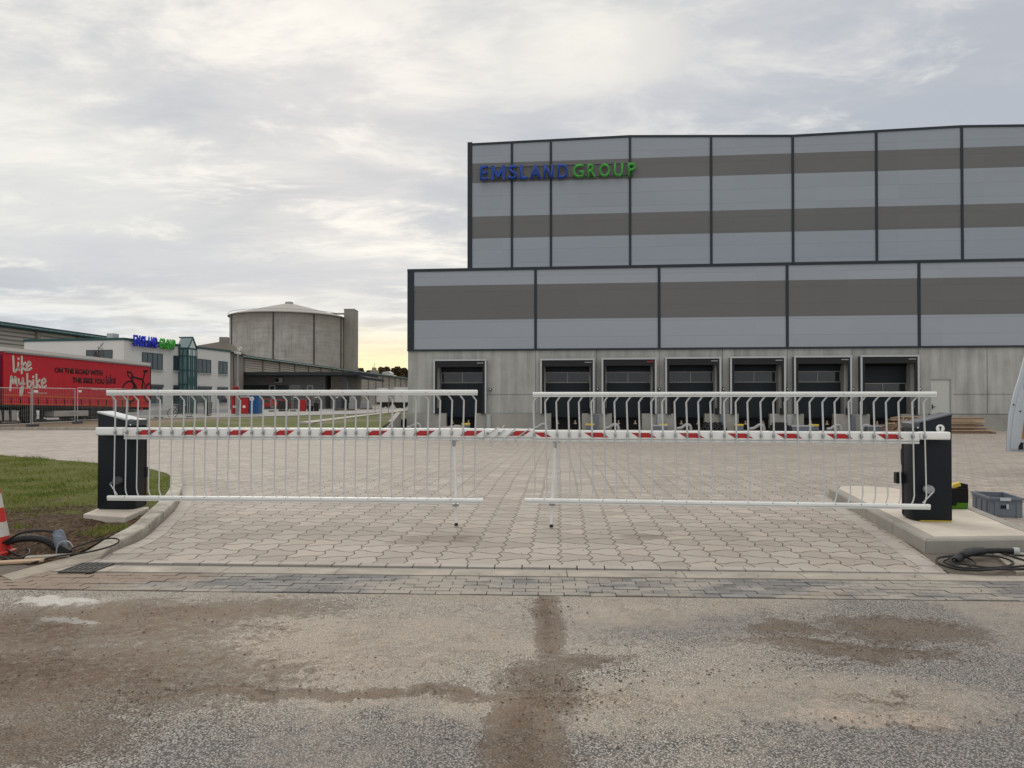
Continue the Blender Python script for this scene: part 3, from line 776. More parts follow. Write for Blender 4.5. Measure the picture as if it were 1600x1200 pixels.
# concrete wall pieces around the openings (pit below, door above)
m = MB(); T = .9
edges = []
for (a,b,zt_,k) in docks: edges.append((a+.30, b-.30, zt_-.25))
prev = 0.0
pdx0, pdx1 = sl(1453.5), sl(1486); pdz = zl(1470, 592.2)
for (a,b,h) in edges:
    m.box(prev, a, 0, T, ZD+.004, zb); m.box(a, b, 0, T, h, zb); prev = b
m.box(prev, pdx0, 0, T, ZD+.004, zb); m.box(pdx0, pdx1, 0, T, pdz, zb); m.box(pdx1, S1, 0, T, ZD+.004, zb)
m.box(pdx0, pdx1, .14, T, 0, pdz)
# body behind
m.box(.3, S1, T, 30, 0, zb-.02); m.box(.02, .298, T, 30, 0, zb-.02)
build_each(m, 'concrete_wall', M['wall_conc'], wh)
m = MB()
for px in (743.5,837,932,1030,1129,1230.5,1331.5,1435.5,1542.5):
    s = sl(px); lo = 0 if False else ZD
    for (a,b,zt_,k) in docks:
        if a < s < b: lo = zt_+.1
    m.box(s-.012, s+.012, -.004, .01, lo, zb)
def hline(z, s0, s1): m.box(s0, s1, -.004, .01, z-.012, z+.012)
zj = zl(800, 616.5)
cuts = [0.0]+[v for (a,b,_,_) in docks for v in (a,b)]
for i in range(0, len(cuts)-1, 2): hline(zj, cuts[i], cuts[i+1])
hline(zj, pdx1+.1, S1)
build_each(m, 'panel_joint', M['trim'], wh)
# plinth in front of the wall
PF = -.38
pits = []
for (x0,x1) in ((697,742),(861,909),(956,1003),(1054,1101),(1154,1203),(1256,1303),(1359,1408)):
    pits.append((sl(x0,PF), sl(x1,PF)))
m = MB(); prev = -.0
for (a,b) in pits: m.box(prev, a, PF, -.006, -.2, ZD-.01); prev = b
m.box(prev, pdx0-.3, PF, -.006, -.2, ZD-.01)
m.box(pdx1+.02, S1, -.03, -.006, -.2, ZD-.03)
m.box(pdx0-.3+.01, pdx1, -.6, -.006, -.2, .42)
build_each(m, 'plinth', M['plinth'], wh, bevel=.01)
# cladding of the low front
m1, m2, mt = MB(), MB(), MB()
by = [(422,447.3),(447.3,500.6),(500.6,546.8)]
zA, zB, zC, zD_ = zt-.12, zl(650,447.3), zl(650,500.8), zb
cols = [0.0]+[sl(p) for p in (837,1030,1230,1436)]
cols += [cols[-1]+(cols[-1]-cols[-2])*(i+1) for i in range(3)]
S1 = 48.0
for i, s in enumerate(cols):
    e = cols[i+1] if i+1 < len(cols) else S1
    if s >= S1: break
    m1.box(s+.0, min(e,S1), -.06, .3, zD_+.06, zC-.002); m1.box(s, min(e,S1), -.06, .3, zB+.002, zA); m2.box(s, min(e,S1), -.058, .298, zC, zB)
    wd = .42 if i == 0 else .17
    mt.box(s-(.0 if i == 0 else wd/2)-.03*(i==0), s+(wd if i == 0 else wd/2), -.10, .3, zD_-.02, zA+.05)
build_each(m1, 'light_cladding', M['panel'], wh); build_each(m2, 'dark_cladding', M['panel_dark'], wh)
mt.box(-.035, S1, -.12, .32, zA, zt+.06); mt.box(-.035, S1, -.105, .3, zb-.045, zb+.07)
build_each(mt, 'mullion', M['trim'], wh)
m = MB(); m.box(.0, S1, .32, 8.0, zt-.3, zt-.05); m.box(0, .3, .3, 6.0, zb, zt-.3); m.build('lower_roof', M['steel'], wh)
# tall hall set back
C2 = 6.0
up = [735,800,861,985,1112,1240,1371,1505,1640]; us = [sl(p,C2) for p in up]; us[0] = sl(731,C2)
step_ = us[-1]-us[-2]; S2_ = us[-1]+step_
ztop = [zl(733,225,C2), None, None, zl(984,212,C2), None, zl(1240,211.3,C2), None, zl(1503,196.5,C2), zl(1600,197,C2)]
def zt_at(s):
    ks = [(us[0],ztop[0]),(us[3],ztop[3]),(us[5],ztop[5]),(us[7],ztop[7]),(S2_, ztop[5])]
    for (a,za),(b,zb_) in zip(ks, ks[1:]):
        if s <= b: return za+(zb_-za)*(s-a)/(b-a)
    return ks[-1][1]
b1a, b1b = zl(740,255.4,C2), zl(740,286,C2); b2a, b2b = zl(740,338.6,C2), zl(740,373,C2)
m1, m2, mt, m3 = MB(), MB(), MB(), MB(); us2 = us+[S2_]
for i in range(len(us2)-1):
    a, b = us2[i], us2[i+1]
    m1.box(a, b, C2, C2+.3, zt-.5, b2b); m1.box(a, b, C2, C2+.3, b2a, b1b)
    m2.box(a, b, C2+.002, C2+.298, b2b+.001, b2a-.001); m2.box(a, b, C2+.002, C2+.298, b1b+.001, b1a-.001)
    m3.prism_y([(a,b1a),(b,b1a),(b,zt_at(b)-.05),(a,zt_at(a)-.05)], C2, C2+.3)
    mt.prism_y([(a,zt_at(a)-.12),(b,zt_at(b)-.12),(b,zt_at(b)+.03),(a,zt_at(a)+.03)], C2-.06, C2+.34)
    wd = .32 if i == 0 else .17
    mt.box(a-(.03 if i == 0 else wd/2), a+(wd if i == 0 else wd/2), C2-.055, C2+.3, zt-.4, zt_at(a)-(.1 if i else -.12))
build_each(m1, 'light_cladding', M['panel_top'], wh); build_each(m2, 'dark_cladding', M['panel_dark'], wh); build_each(m3, 'light_cladding', M['panel_top'], wh); build_each(mt, 'mullion', M['trim'], wh)
m = MB(); m.box(us[0], S2_, C2+.3, C2+40, zt-.4, ztop[0]-.3)
m.build('hall_body', M['panel'], wh)
# dock doors
for i, (a, b, zt_, k) in enumerate(docks):
    fr = 'dock_door'
    m = MB(); fwid = .105
    m.box(a, a+fwid, -PR, -PR+.05, ZD-.02, zt_); m.box(b-fwid, b, -PR, -PR+.05, ZD-.02, zt_); m.box(a-.01, b+.01, -PR-.02, -PR+.06, zt_, zt_+.10)
    d = m.build('dock_door', M['alu'], wh)
    m = MB()                                       # shelter sides and head curtain
    m.box(a+.02, a+.09, -PR+.052, -.003, ZD-.02, zt_-.02); m.box(b-.09, b-.02, -PR+.052, -.003, ZD-.02, zt_-.02); m.box(a+.02, b-.02, -PR+.052, -.003, zt_-.018, zt_+.05)
    build_each(m, 'shelter_side', M['anth_light'], d)
    m = MB(); m.box(a+fwid+.002, b-fwid-.002, -PR+.012, -PR+.035, zt_-.40, zt_)
    m.box(a+fwid+.002, a+fwid+.15, -PR+.012, -PR+.035, ZD, zt_-.4); m.box(b-fwid-.15, b-fwid-.002, -PR+.012, -PR+.035, ZD, zt_-.4)
    build_each(m, 'shelter_curtain', M['black'], d)
    ia, ib, h = a+.30, b-.30, zt_-.25
    dy = .62
    m = MB(); m.box(ia-.06, ia+.012, .004, dy, ZD, h); m.box(ib-.012, ib+.06, .004, dy, ZD, h); build_each(m, 'reveal', M['plinth'], d)
    wz0, wz1 = (zl(720,597.6,dy), zl(720,583,dy)) if not k else (zl(1400,612,dy), zl(1400,599.6,dy))
    da, db = ia+.014, ib-.014
    pa_, pb_ = pits[i]
    m = MB(); m.box(da, db, dy, dy+.06, ZD-.28, wz0-.05); m.box(da, db, dy, dy+.06, wz1+.05, zl(720,571,dy)+(.4 if k else -.05)); build_each(m, 'door_leaf', M['door_navy'], d)
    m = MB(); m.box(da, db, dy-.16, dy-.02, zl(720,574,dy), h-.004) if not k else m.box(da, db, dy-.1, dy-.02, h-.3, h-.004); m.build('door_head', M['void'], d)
    m = MB(); mid = (da+db)/2; t = .045
    m.box(da, db, dy-.02, dy+.05, wz1, wz1+t); m.box(da, db, dy-.02, dy+.05, wz0-t, wz0)
    for s in (da, mid-t/2, db-t): m.box(s, s+t, dy-.018, dy+.048, wz0+.001, wz1-.001)
    wf = m.build('window', M['rim'], d)
    m = MB(); m.box(da+t+.002, mid-t/2-.002, dy+.02, dy+.04, wz0, wz1); m.box(mid+t/2+.002, db-t-.002, dy+.02, dy+.04, wz0, wz1)
    m.build('window_pane', M['glass_dark'], d)
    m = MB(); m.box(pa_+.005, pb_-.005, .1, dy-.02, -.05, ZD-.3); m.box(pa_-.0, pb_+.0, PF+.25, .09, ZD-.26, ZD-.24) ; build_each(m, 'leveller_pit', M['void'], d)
    m = MB()
    for s in (pa_+.42, pb_-.42): m.box(s-.035, s+.035, PF-.02, PF+.06, ZD-.62, ZD-.45); m.box(s-.10, s+.10, PF-.02, PF+.04, ZD-.68, ZD-.62)
    build_each(m, 'leveller_hook', M['wood'], d)
    m = MB(); sx = b-.62; m.box(sx, sx+.42, -PR+.002, -PR+.009, zt_-.17, zt_-.12); m.build('rating_plate', M['red_refl'] if i in (2,) else M['steel'], d)
    m = MB(); m.tube([(b+.20,-.12,ZD+1.55),(b+.20,-.002,ZD+1.55)], .10, 12); m.tube([(b+.20,-.16,ZD+1.55),(b+.20,-.121,ZD+1.55)], .055, 12); sg = m.build('signal_lamp', M['black'], d)
    m = MB(); m.tube([(b+.20,-.17,ZD+1.55),(b+.20,-.162,ZD+1.55)], .05, 12); m.build('lamp_glass', M['white'], d)
    m = MB(); m.tube([(a+.24,-PR+.06,ZD-.04),(a+.24,-PR+.06,ZD+.34)], .13, 10); m.build('seal_cushion', M['black'], d)
    m = MB(); m.tube([(b-.24,-PR+.06,ZD-.04),(b-.24,-PR+.06,ZD+.34)], .13, 10); m.build('seal_cushion', M['black'], d)
    px = (763.5, 931, 1030, 1128.5, 1233, 1333, 1440)[i]
    if i < 6:
        s = sl(px, PF-.12); m = MB(); m.box(s-.13, s+.13, PF-.16, PF-.004, 0, ZD-.08); m.build('bumper_post', M['crate'] if i%2 else M['grey_pvc'], d, bevel=.01)
# personnel door
m = MB(); m.box(pdx0+.05, pdx1-.05, .06, .11, .43, pdz-.06); dr = m.build('door', M['door_white'], wh)
m = MB(); m.box(pdx0+.002, pdx0+.05, .02, .12, .42, pdz-.002); m.box(pdx1-.05, pdx1-.002, .02, .12, .42, pdz-.002); m.box(pdx0+.05, pdx1-.05, .02, .12, pdz-.058, pdz-.002); m.build('door_frame', M['steel'], dr)
m = MB(); m.box(pdx0+.12, pdx0+.17, .02, .06, 1.35, 1.62); m.box(pdx0+.12, pdx0+.30, -.01, .02, 1.46, 1.5); m.build('handle', M['black'], dr)
# company lettering on the tall hall
def lettering(name, fr, Pz, c, letters, matA, matB, label, depth, group=None, ends=None, rails=True, off=.012, za=None):
    e = empty(name, (fr.P.x,fr.P.y,Pz), fr.a, label, 'sign', group)
    for ch, x0, x1, y0, y1, blue in letters:
        s0, s1 = fr.s(x0,c), fr.s(x1,c); xm = (x0+x1)/2
        z1, z0 = fr.z(xm,y0,c)-Pz, fr.z(xm,y1,c)-Pz
        text_mesh('letter', ch, s0, s1, z0, z1, c, depth, matA if blue else matB, e, off)
    return e
LT = []
for ch, x0, x1 in (('E',750.5,762.5),('M',767.5,789.5),('S',794,808.5),('L',812.5,825),('A',828,845.5),('N',849.5,864.5),('D',871.5,887.5)):
    LT.append((ch, x0, x1, 282-22.6-(x0-750)*.0215, 282-(x0-750)*.0215, True))
for ch, x0, x1 in (('G',895,912.5),('R',918,932),('O',936.5,953.5),('U',959.5,974),('P',981,994.5)):
    LT.append((ch, x0, x1, 282-22.2-(x0-750)*.0215, 282-(x0-750)*.0215-.4, False))
e = lettering('company_sign', fw, GZ, C2-.22, LT, M['blue_sign'], M['green_sign'], 'blue and green company lettering high on the grey warehouse cladding', .14, off=.02)
m = MB()
for yy in (261.5, 280.0):
    s0, s1 = sl(752,C2-.2), sl(990,C2-.2); z0 = zl(752,yy,C2-.2); z1 = zl(990,yy-5.2,C2-.2)
    zm = (z0+z1)/2
    m.box(s0, s1, C2-.19, C2-.15, zm-.03, zm+.03)
    for k in range(9): s = s0+.3+(s1-s0-.6)*k/8; m.box(s-.02, s+.02, C2-.148, C2-.061, zm-.02, zm+.02)
m.build('mounting_rail', M['trim'], e)
# wing wall beside the dock yard
m = MB(); m.add([(.05,-6.2,-.1),(.35,-6.2,-.1),(.35,-.39,-.1),(.05,-.39,-.1),(.05,-6.2,.28),(.35,-6.2,.28),(.35,-.39,1.12),(.05,-.39,1.12)],
      [(0,3,2,1),(4,5,6,7),(0,1,5,4),(1,2,6,5),(2,3,7,6),(3,0,4,7)])
o = m.build('wing_wall', M['plinth'], bevel=.02); o.location = (fw.P.x-.75, fw.P.y, GZ); o.rotation_euler = (0,0,R(1.0)); tag(o, 'low sloping concrete wing wall at the left corner of the dock yard', 'wall')

# ---- things standing on the dock apron
def on_apron(px, c): p = fw.w(fw.s(px,c), c); return (p.x, p.y, zy(p.x,p.y))
m = MB(); m.tube(spline([(-.5,0,.12),(-.25,0,.16),(-.02,0,.30),(.08,0,.36),(.28,0,.33),(.36,0,.18),(.37,0,-.02)],5), .095, 12)
pr = m.build('bent_pipe', M['grey_pvc'], smooth=True); first = True
wh_d = ('first dock from the left','second dock from the left','third dock from the left','fourth dock from the left','fifth dock from the left','sixth dock from the left','rightmost dock')
for i, px in enumerate((648,845,957,1070,1184,1304,1358)):
    o = pr if first else pr.copy()
    if not first: COL.objects.link(o)
    first = False
    o.location = on_apron(px, -1.1); o.rotation_euler = (0,0,fw.a+(0,.2,-.1,.1,0,.15,3.0)[i])
    tag(o, 'grey bent pipe on the apron before the '+wh_d[i], 'pipe', 'bent pipes in front of the docks')
def kit(px, c, label):
    e = empty('tool_case', on_apron(px,c), fw.a+rnd.uniform(-.2,.2), label, 'case', 'yellow lidded cases on the apron')
    m = MB(); m.box(-.26,.26,-.16,.16,0,.30); m.build('case_body', M['crate'], e, bevel=.03)
    m = MB(); m.box(-.27,.27,-.17,.17,.302,.42); m.build('lid', M['yellow'], e, bevel=.03)
    m = MB(); m.tube([(-.1,0,.42),(-.1,0,.47),(.1,0,.47),(.1,0,.42)], .012, 6); m.build('handle', M['black'], e)
for px, wd in ((728,'first dock from the left'),(922,'second dock from the left'),(1036,'third dock from the left'),(1154,'fourth dock from the left'),(1271,'fifth dock from the left')):
    kit(px, -1.2, 'small case with a yellow lid by the '+wd)
def bundle(px, c, w, label):
    e = empty('hose_bundle', on_apron(px,c), fw.a, label, 'hose bundle', 'black hose bundles on the apron')
    k = 0
    for row in range(3):
        m = MB()
        for j in range(6-row):
            x = -w/2+(j+.5+row*.5)*w/6; m.lathe([(.045,0),(.10,0),(.10,.5),(.045,.5)], 12, 'y', (x, .25, .1+row*.17))
        m.build('hose_row', M['black'], e)
bundle(1114, -1.3, 1.7, 'wide black hose bundle before the fourth dock post'); bundle(1218, -1.3, 1.25, 'stacked black hose bundle before the fifth dock post')
def long_box(px, c, w, label, mat):
    e = empty('flat_case', on_apron(px,c), fw.a+.05, label, 'case', 'long flat cases on the apron')
    m = MB(); m.box(-w/2,w/2,-.3,.3,.0,.26); m.build('case_body', mat, e, bevel=.03)
    m = MB(); m.box(-w/2-.02,w/2+.02,-.32,.32,.262,.36); m.build('lid', M['grey_pvc'], e, bevel=.03)
long_box(1252, -1.3, 1.3, 'long grey flat case left of the yellow lidded one', M['crate'])
long_box(1372, -1.1, 1.5, 'long grey flat case left of the timber stack', M['crate']); long_box(1030, -1.5, .9, 'short grey flat case before the third dock', M['crate'])
# plastic sheeting and odds and ends in front of the first dock
m = MB(); n = 14
for j in range(6):
    for i in range(n+1): m.v.append((i*.17-1.2, j*.16-.4, max(0,.30*math.sin(i/n*math.pi)*math.sin((j+.3)/5.6*math.pi)+noise.noise(Vector((i*.8,j*.9,3)))*.16)))
for j in range(5):
    for i in range(n): a = j*(n+1)+i; m.f.append((a,a+1,a+n+2,a+n+1))
o = m.build('plastic_sheet', M['silo_roof'], smooth=True); o.location = on_apron(712,-1.2); o.rotation_euler=(0,0,fw.a); tag(o, 'crumpled pale plastic sheet below the first dock from the left', 'sheet')
# timber stack
base = on_apron(1460, -3.4); TR = fw.a
T0 = Vector(base)
def plank(x, y, z, L, w, h, rz, mat, name='plank', tilt=0.0):
    m = MB(); m.obox((0,0,0), L, w, h)
    o = m.build(name, mat, bevel=.006, seg=1); Mx = Matrix.Rotation(TR,3,'Z')
    o.location = T0 + Mx @ Vector((x,y,z)); o.rotation_euler = (0, tilt, TR+rz); return o
G_T = 'planks of the timber stack'
r2 = random.Random(11)
e = empty('pallet', T0+Matrix.Rotation(TR,3,'Z')@Vector((.35,0,0)), TR, 'dark worn pallet under the timber stack by the wall', 'pallet')
for y_ in (-.45,0,.45):
    m = MB(); m.box(-2.7,2.7,y_-.05,y_+.05,.0,.10); m.build('bearer', M['wood_old'], e)
m = MB()
for k in range(12): m.box(-2.6+k*.45,-2.6+k*.45+.12,-.55,.55,.102,.125)
build_each(m, 'deck_board', M['wood_old'], e)
for row in range(8):
    z_ = .17+row*.10; ln = 5.5-row*.14
    for q in range(3):
        o = plank(r2.uniform(-.3,.45), -.40+q*.38+r2.uniform(-.04,.04), z_, ln+r2.uniform(-.5,.35), .2, .065, r2.uniform(-.035,.035), M['wood'] if r2.random()<.55 else M['wood_old'])
        tag(o, 'rough plank lying in the timber stack by the wall', 'plank', G_T)
for k, (x_, an) in enumerate(((-2.5,.75),(-2.2,.9),(-2.75,.55),(-2.35,1.1),(-2.6,.65))):
    o = plank(x_, -.72-.09*k, .42, 1.1, .09, .05, .0, M['wood'] if k%2 else M['wood_old'], 'plank', -an)
    tag(o, 'short batten leaning against the left end of the timber stack', 'plank', 'battens leaning on the timber stack')
o = plank(-.9,-.1,.93,2.4,.95,.02,.04,M['ply'] if False else M['wood'],'board'); tag(o, 'wide flat board lying topmost on the timber stack', 'board')

# ================================================================== BOOM BARRIERS
def sideframe(A, B):
    A, B = Vector(A), Vector(B); return Frame((A.x,A.y), math.atan2(B.y-A.y, B.x-A.x)), (B-A).xy.length
def barrier(name, label, px0, Y0, px1, Y1, left, cab_px, cabY, zc, lidmat):
    A, B = at(px0, 677, Y0), at(px1, 677, Y1); fr, Ln = sideframe(A, B)
    e = empty(name, (A.x, A.y, 0), fr.a, label, 'barrier', 'boom barriers across the gateway')
    sgn = 1 if left else -1
    P = lambda x, y, c=0.0: fr.px(x, y, c)
    if left:
        b0, b1, ztop_, zbot = P(156.5,0)[0], P(835,0)[0], P(450,668.6)[1], P(450,683.2)[1]
        rt0, rt1 = P(177.5,0)[0], P(748,0)[0]; zrt = (P(200,609.8)[1], P(200,617)[1]); rb0, rb1 = P(179.5,0)[0], P(757,0)[0]; zrb = (P(200,772.8)[1], P(200,779.5)[1])
        bars = [P(189.6,0)[0], P(744,0)[0]]; NB = 32; tail = P(197,0)[0]
    else:
        b0, b1, ztop_, zbot = P(834,0)[0], P(1478,0)[0], P(1150,673.4)[1], P(1150,687.6)[1]
        rt0, rt1 = P(833,0)[0], P(1453.5,0)[0]; zrt = (P(1150,612.4)[1], P(1150,619.2)[1]); rb0, rb1 = P(821,0)[0], P(1443,0)[0]; zrb = (P(1150,781.6)[1], P(1150,788.6)[1])
        bars = [P(836,0)[0], P(1438,0)[0]]; NB = 33; tail = P(1434,0)[0]
    zm = (ztop_+zbot)/2
    # boom: plain root sleeve and extruded arm
    m = MB(); 
    if left: m.box(b0, tail+.02, -.052, .052, zbot+.018, ztop_+.003)
    else: m.box(tail-.02, b1, -.052, .052, zbot+.018, ztop_+.003)
    m.build('boom_sleeve', M['white'], e, bevel=.018, smooth=True, seg=3)
    m = MB()
    if left: m.box(tail+.022, b1 if not left else P(757,0)[0], -.044, .044, zbot, ztop_)
    else: m.box(b0, tail-.022, -.044, .044, zbot, ztop_)
    bm_ = m.build('boom', M['white'], e, bevel=.016, smooth=True, seg=3)
    m = MB()
    if left: m.box(tail+.022, P(757,0)[0]-.01, -.036, .036, zbot-.030, zbot-.001)
    else: m.box(b0+.01, tail-.022, -.036, .036, zbot-.030, zbot-.001)
    m.build('rubber_lip', M['white_lower'], e, bevel=.01, smooth=True)
    if left:
        m = MB(); m.box(P(757.5,0)[0], b1, -.036, .040, zbot+.004, ztop_-.004); m.build('boom_tip', M['white'], e, bevel=.014, smooth=True)
        m = MB(); m.box(P(757.5,0)[0], b1-.02, -.03, .034, zbot-.034, zbot+.002); m.build('rubber_lip', M['white_lower'], e, bevel=.01, smooth=True)
    # red reflective marks, split where a bar clamp sits
    hr = (ztop_-zbot); za, zb_ = zbot+hr*.24, zbot+hr*.76
    def mark(s0, s1, f):                            # parallelogram with pointed ends; f=+1 leans right
        d = .085; m = MB(); t = -.0455 if True else 0
        if f > 0: poly = [(s0,za),(s1-d,za),(s1,zb_),(s0+d,zb_)]
        else: poly = [(s0+d,za),(s1,za),(s1-d,zb_),(s0,zb_)]
        m.prism_y(poly, -.0462, -.0443); m.build('reflective_mark', M['red_refl'], e)
    dS = (bars[1]-bars[0])/(NB-1)
    if left:
        s = P(219,0)[0]; k = 0
        while s+.26 < P(757,0)[0]: mark(s, s+.268, 1); s += dS*4; k += 1
        m = MB(); q0, q1 = P(795,0)[0], P(829,0)[0]; m.prism_y([(q0,za),(q1-.085,za),(q1,zb_),(q0+.085,zb_)], -.0385, -.0363); m.build('reflective_mark', M['red_refl'], e)
    else:
        s = P(1364,0)[0]
        while s > b0+.1: mark(s, s+.285, -1); s -= dS*4
        mark(b0+.004, P(862,0)[0], -1)
    # rails
    for (r0, r1, zz_, nm) in ((rt0,rt1,zrt,'top_rail'),(rb0,rb1,zrb,'bottom_rail')):
        h = zz_[0]-zz_[1]; c = (zz_[0]+zz_[1])/2; m = MB(); yy = -.085
        m.box(r0, r1, yy-.026, yy+.026, c-h/2+.008, c+h/2)
        rl = m.build(nm, M['rail'], e, bevel=.015, smooth=True, seg=3)
        m = MB(); m.box(r0+.005, r1-.005, yy-.020, yy+.02, c-h/2-.006, c-h/2+.0075); m.build('rail_slot', M['white_lower'], rl)
        m = MB(); k = 0; s = r0+.22
        while s < r1-.1:
            m.box(s, s+.012, yy-.0275, yy-.0262, c-.004 if nm=='top_rail' else c+h*.2, (c+.0) if nm=='top_rail' else c+h*.34); s += dS*(2 if k%3 else 3); k += 1
        m.build('rivet', M['black'], rl)
    # hanging bars
    zt2, zb2 = zrt[1]-.002, zrb[0]+.004
    m = MB(); k1, k2 = .062, .075
    lean = .016*sgn
    yb = -.068
    m.tube([(-.045*sgn,-.085,zt2+.01),(-.022*sgn,-.082,zt2-k1*.35),(lean*.5,yb,zt2-k1*1.05),(0,yb,zm+.05)], .0098, 6)
    m.tube([(0,yb,zm+.05),(-lean*.6,yb,zb2+k2*1.1),(-lean*.6+.014*sgn,-.078,zb2+k2*.45),(.030*sgn-lean*.3,-.085,zb2-.008)], .0078, 6)
    proto = m.build('hanging_bar', M['rod'], e, smooth=True)
    m = MB(); m.box(-.013,.013,-.066,-.0445,zm-.020,zm+.026); m.tube([(0,-.086,zm-.002),(0,-.0665,zm-.002)], .012, 8); clampm = m.build('clamp', M['steel'], proto)
    tops = None
    for k in range(NB):
        if k == 0: b = proto
        else:
            b = proto.copy(); COL.objects.link(b); c = clampm.copy(); COL.objects.link(c); c.parent = b; b.parent = e
        jit = (hsh(k, 3 if left else 4)-.5)*.006
        b.location = (bars[0]+dS*k+jit, 0, 0); b.rotation_euler = (0, (hsh(k,7)-.5)*.006, 0)
    # swinging support leg
    if left: sx, s2, sy2 = P(710,0)[0], P(713.5,0)[0], 826
    else: sx, s2, sy2 = P(868.5,0)[0], P(861,0)[0], 824
    zf = fr.px(712 if left else 861, sy2, 0)[1]; zf = max(zf, .012)
    m = MB(); m.tube([(sx,0,zbot-.02),(sx+(s2-sx)*.8,0,zf+.30)], .021, 10); m.tube([(sx+(s2-sx)*.45,0,zbot-.02-(zbot-zf)*.45),(s2,0,zf+.03)], .0165, 10)
    lg = m.build('support_leg', M['rail'], e, smooth=True)
    m = MB(); m.tube([(s2,0,zf+.034),(s2,0,zf)], [.019,.023], 10); m.build('rubber_foot', M['black'], lg)
    m = MB(); zz = P(710,789)[1] if left else P(864,788)[1]; sc_ = sx+(s2-sx)*.8; m.box(sc_-.035, sc_+.035, -.03, .03, zz-.012, zz+.014); m.build('leg_clamp', M['steel'], lg)
    m = MB(); m.box(sx-.045, sx+.045, -.03, .03, zbot-.04, zbot-.01); m.box(sx-.02, sx+.02, -.026, .026, zbot-.10, zbot-.041); m.build('leg_hinge', M['steel'], lg)
    # torn off stays between the two skirts
    if left:
        for (xa,ya,xb,yb2) in ((749,686,780,667),(767,687,789,671),(785,688,806,669),(803,687,828,669)):
            sa, z_a = P(xa,ya,-.05); sb, z_b = P(xb,yb2,-.05); m = MB(); m.tube([(sa,-.05,z_a),(sb,-.05,z_b)], .0062, 6); m.build('folded_stay', M['rod'], e)
        for (xa,ya,xb,yb2) in ((765.5,688.5,770,699),(790,689,795,695),(805,689,811,697),(788,664,784,671)):
            sa, z_a = P(xa,ya,-.02); sb, z_b = P(xb,yb2,-.02); m = MB(); m.tube([(sa,-.02,z_a),(sb,-.02,z_b)], .006, 6); m.build('folded_stay', M['rod'], e)
        for xx in (762.5,780.5,800.5,818):
            s = P(xx,0)[0]; m = MB(); m.box(s-.014,s+.014,-.056,-.0385,zm-.016,zm+.016); m.tube([(s,-.072,zm),(s,-.0565,zm)], .011, 8); m.build('clamp', M['steel'], e)
    # cabinet (local frame parallel to the boom, standing behind it)
    cx0, cx1 = cab_px
    ca = fr.px(cx0, 700, .09)[0]; cb = fr.px(cx1, 700, .09)[0]
    zt0 = 1.23
    y0, dp = .09, .30
    fwid_ = cb-ca
    if left: foot = [(ca,y0),(ca+fwid_*.735,y0),(ca+fwid_*.85,y0+.06),(ca+fwid_*.85,y0+dp),(ca,y0+dp)]; hi_x, lo_x = ca, ca+fwid_*.85
    else: foot = [(cb,y0+dp),(cb-fwid_*.86,y0+dp),(cb-fwid_*.86,y0+.06),(cb-fwid_*.80,y0),(cb,y0)]; foot = foot[::-1]; hi_x, lo_x = cb, cb-fwid_*.86
    ztp = lambda X: zc + 1.215 - .115*abs(X-hi_x)/abs(hi_x-lo_x)
    m = MB(); m.prism(foot, zc+.006, 0, lambda x,y: ztp(x)-.03); cab = m.build('cabinet', M['anthracite'], e, bevel=.012, smooth=True)
    fi = [((x-(ca+cb)/2)*1.035+(ca+cb)/2, (y-(y0+dp/2))*1.06+y0+dp/2) for x,y in foot]
    m = MB(); m.prism(fi, 0, 0, lambda x,y: ztp(x)); 
    nn_ = len(fi)
    for q in range(nn_): m.v[q] = (m.v[q][0], m.v[q][1], ztp(m.v[q][0])-.026)
    m.build('lid', lidmat, cab, bevel=.012, smooth=True, seg=3)
    # rounded nose under the lid, on the lane side
    if left: nx0, nx1 = ca+fwid_*.66, ca+fwid_*.875
    else: nx0, nx1 = cb-fwid_*.885, cb-fwid_*.70
    m = MB(); m.box(nx0, nx1, y0-.012, y0+dp+.012, zc+1.03-(.0), zc+1.115); m.build('nose_cover', M['anth_light'], cab, bevel=.035, smooth=True, seg=4)
    m = MB(); s = (nx1-.04 if left else nx0+.055); m.tube([(s,y0-.016,zc+1.045),(s,y0+.01,zc+1.045)], .009, 10); m.build('nose_screw', M['rail'], cab)
    xe = ca+fwid_*.85 if left else cb-fwid_*.86
    m = MB(); m.box(xe-.006, xe+.004, y0+dp-.02, y0+dp+.004, zc+.03, zc+1.02); m.build('edge_seal', M['maroon'], cab)
    # crank arm and strut down to the lower rail
    if left: pts = [P(171,756,.05),P(181,754,-.02)]; q0 = P(172,756,-.04); q1 = P(183,773,-.085)
    else: pts = [P(1452,767,.05),P(1444,765,-.02)]; q0 = P(1459,768,-.04); q1 = P(1442,786,-.085)
    m = MB(); m.tube([(q0[0],-.04,q0[1]),(q1[0],-.085,q1[1])], .007, 6); m.build('strut', M['rod'], e)
    c0 = P(183 if left else 1452, 751 if left else 765, .0); m = MB(); m.lathe([(.045,.09),(.052,.05),(.045,.0),(.02,-.03)], 16, 'y', (c0[0]+.0, .09-.03, c0[1]))
    m.tube([(c0[0],-.0,c0[1]),(q0[0],-.04,q0[1])], .014, 8); m.build('crank', M['anth_light'] if left else M['steel'], e, smooth=True)
    # photocell box on the far side
    if left: p0 = P(224,738,.40); 
    else: p0 = P(1406,747,.40)
    m = MB(); m.box(p0[0]-.055, p0[0]+.06, .36, .44, p0[1]-.06, p0[1]+.07); m.box(p0[0]+(-.16 if left else .03), p0[0]+(-.03 if left else .16), .39, .41, p0[1]-.12, p0[1]-.06)
    m.build('photocell', M['black'], cab, bevel=.008)
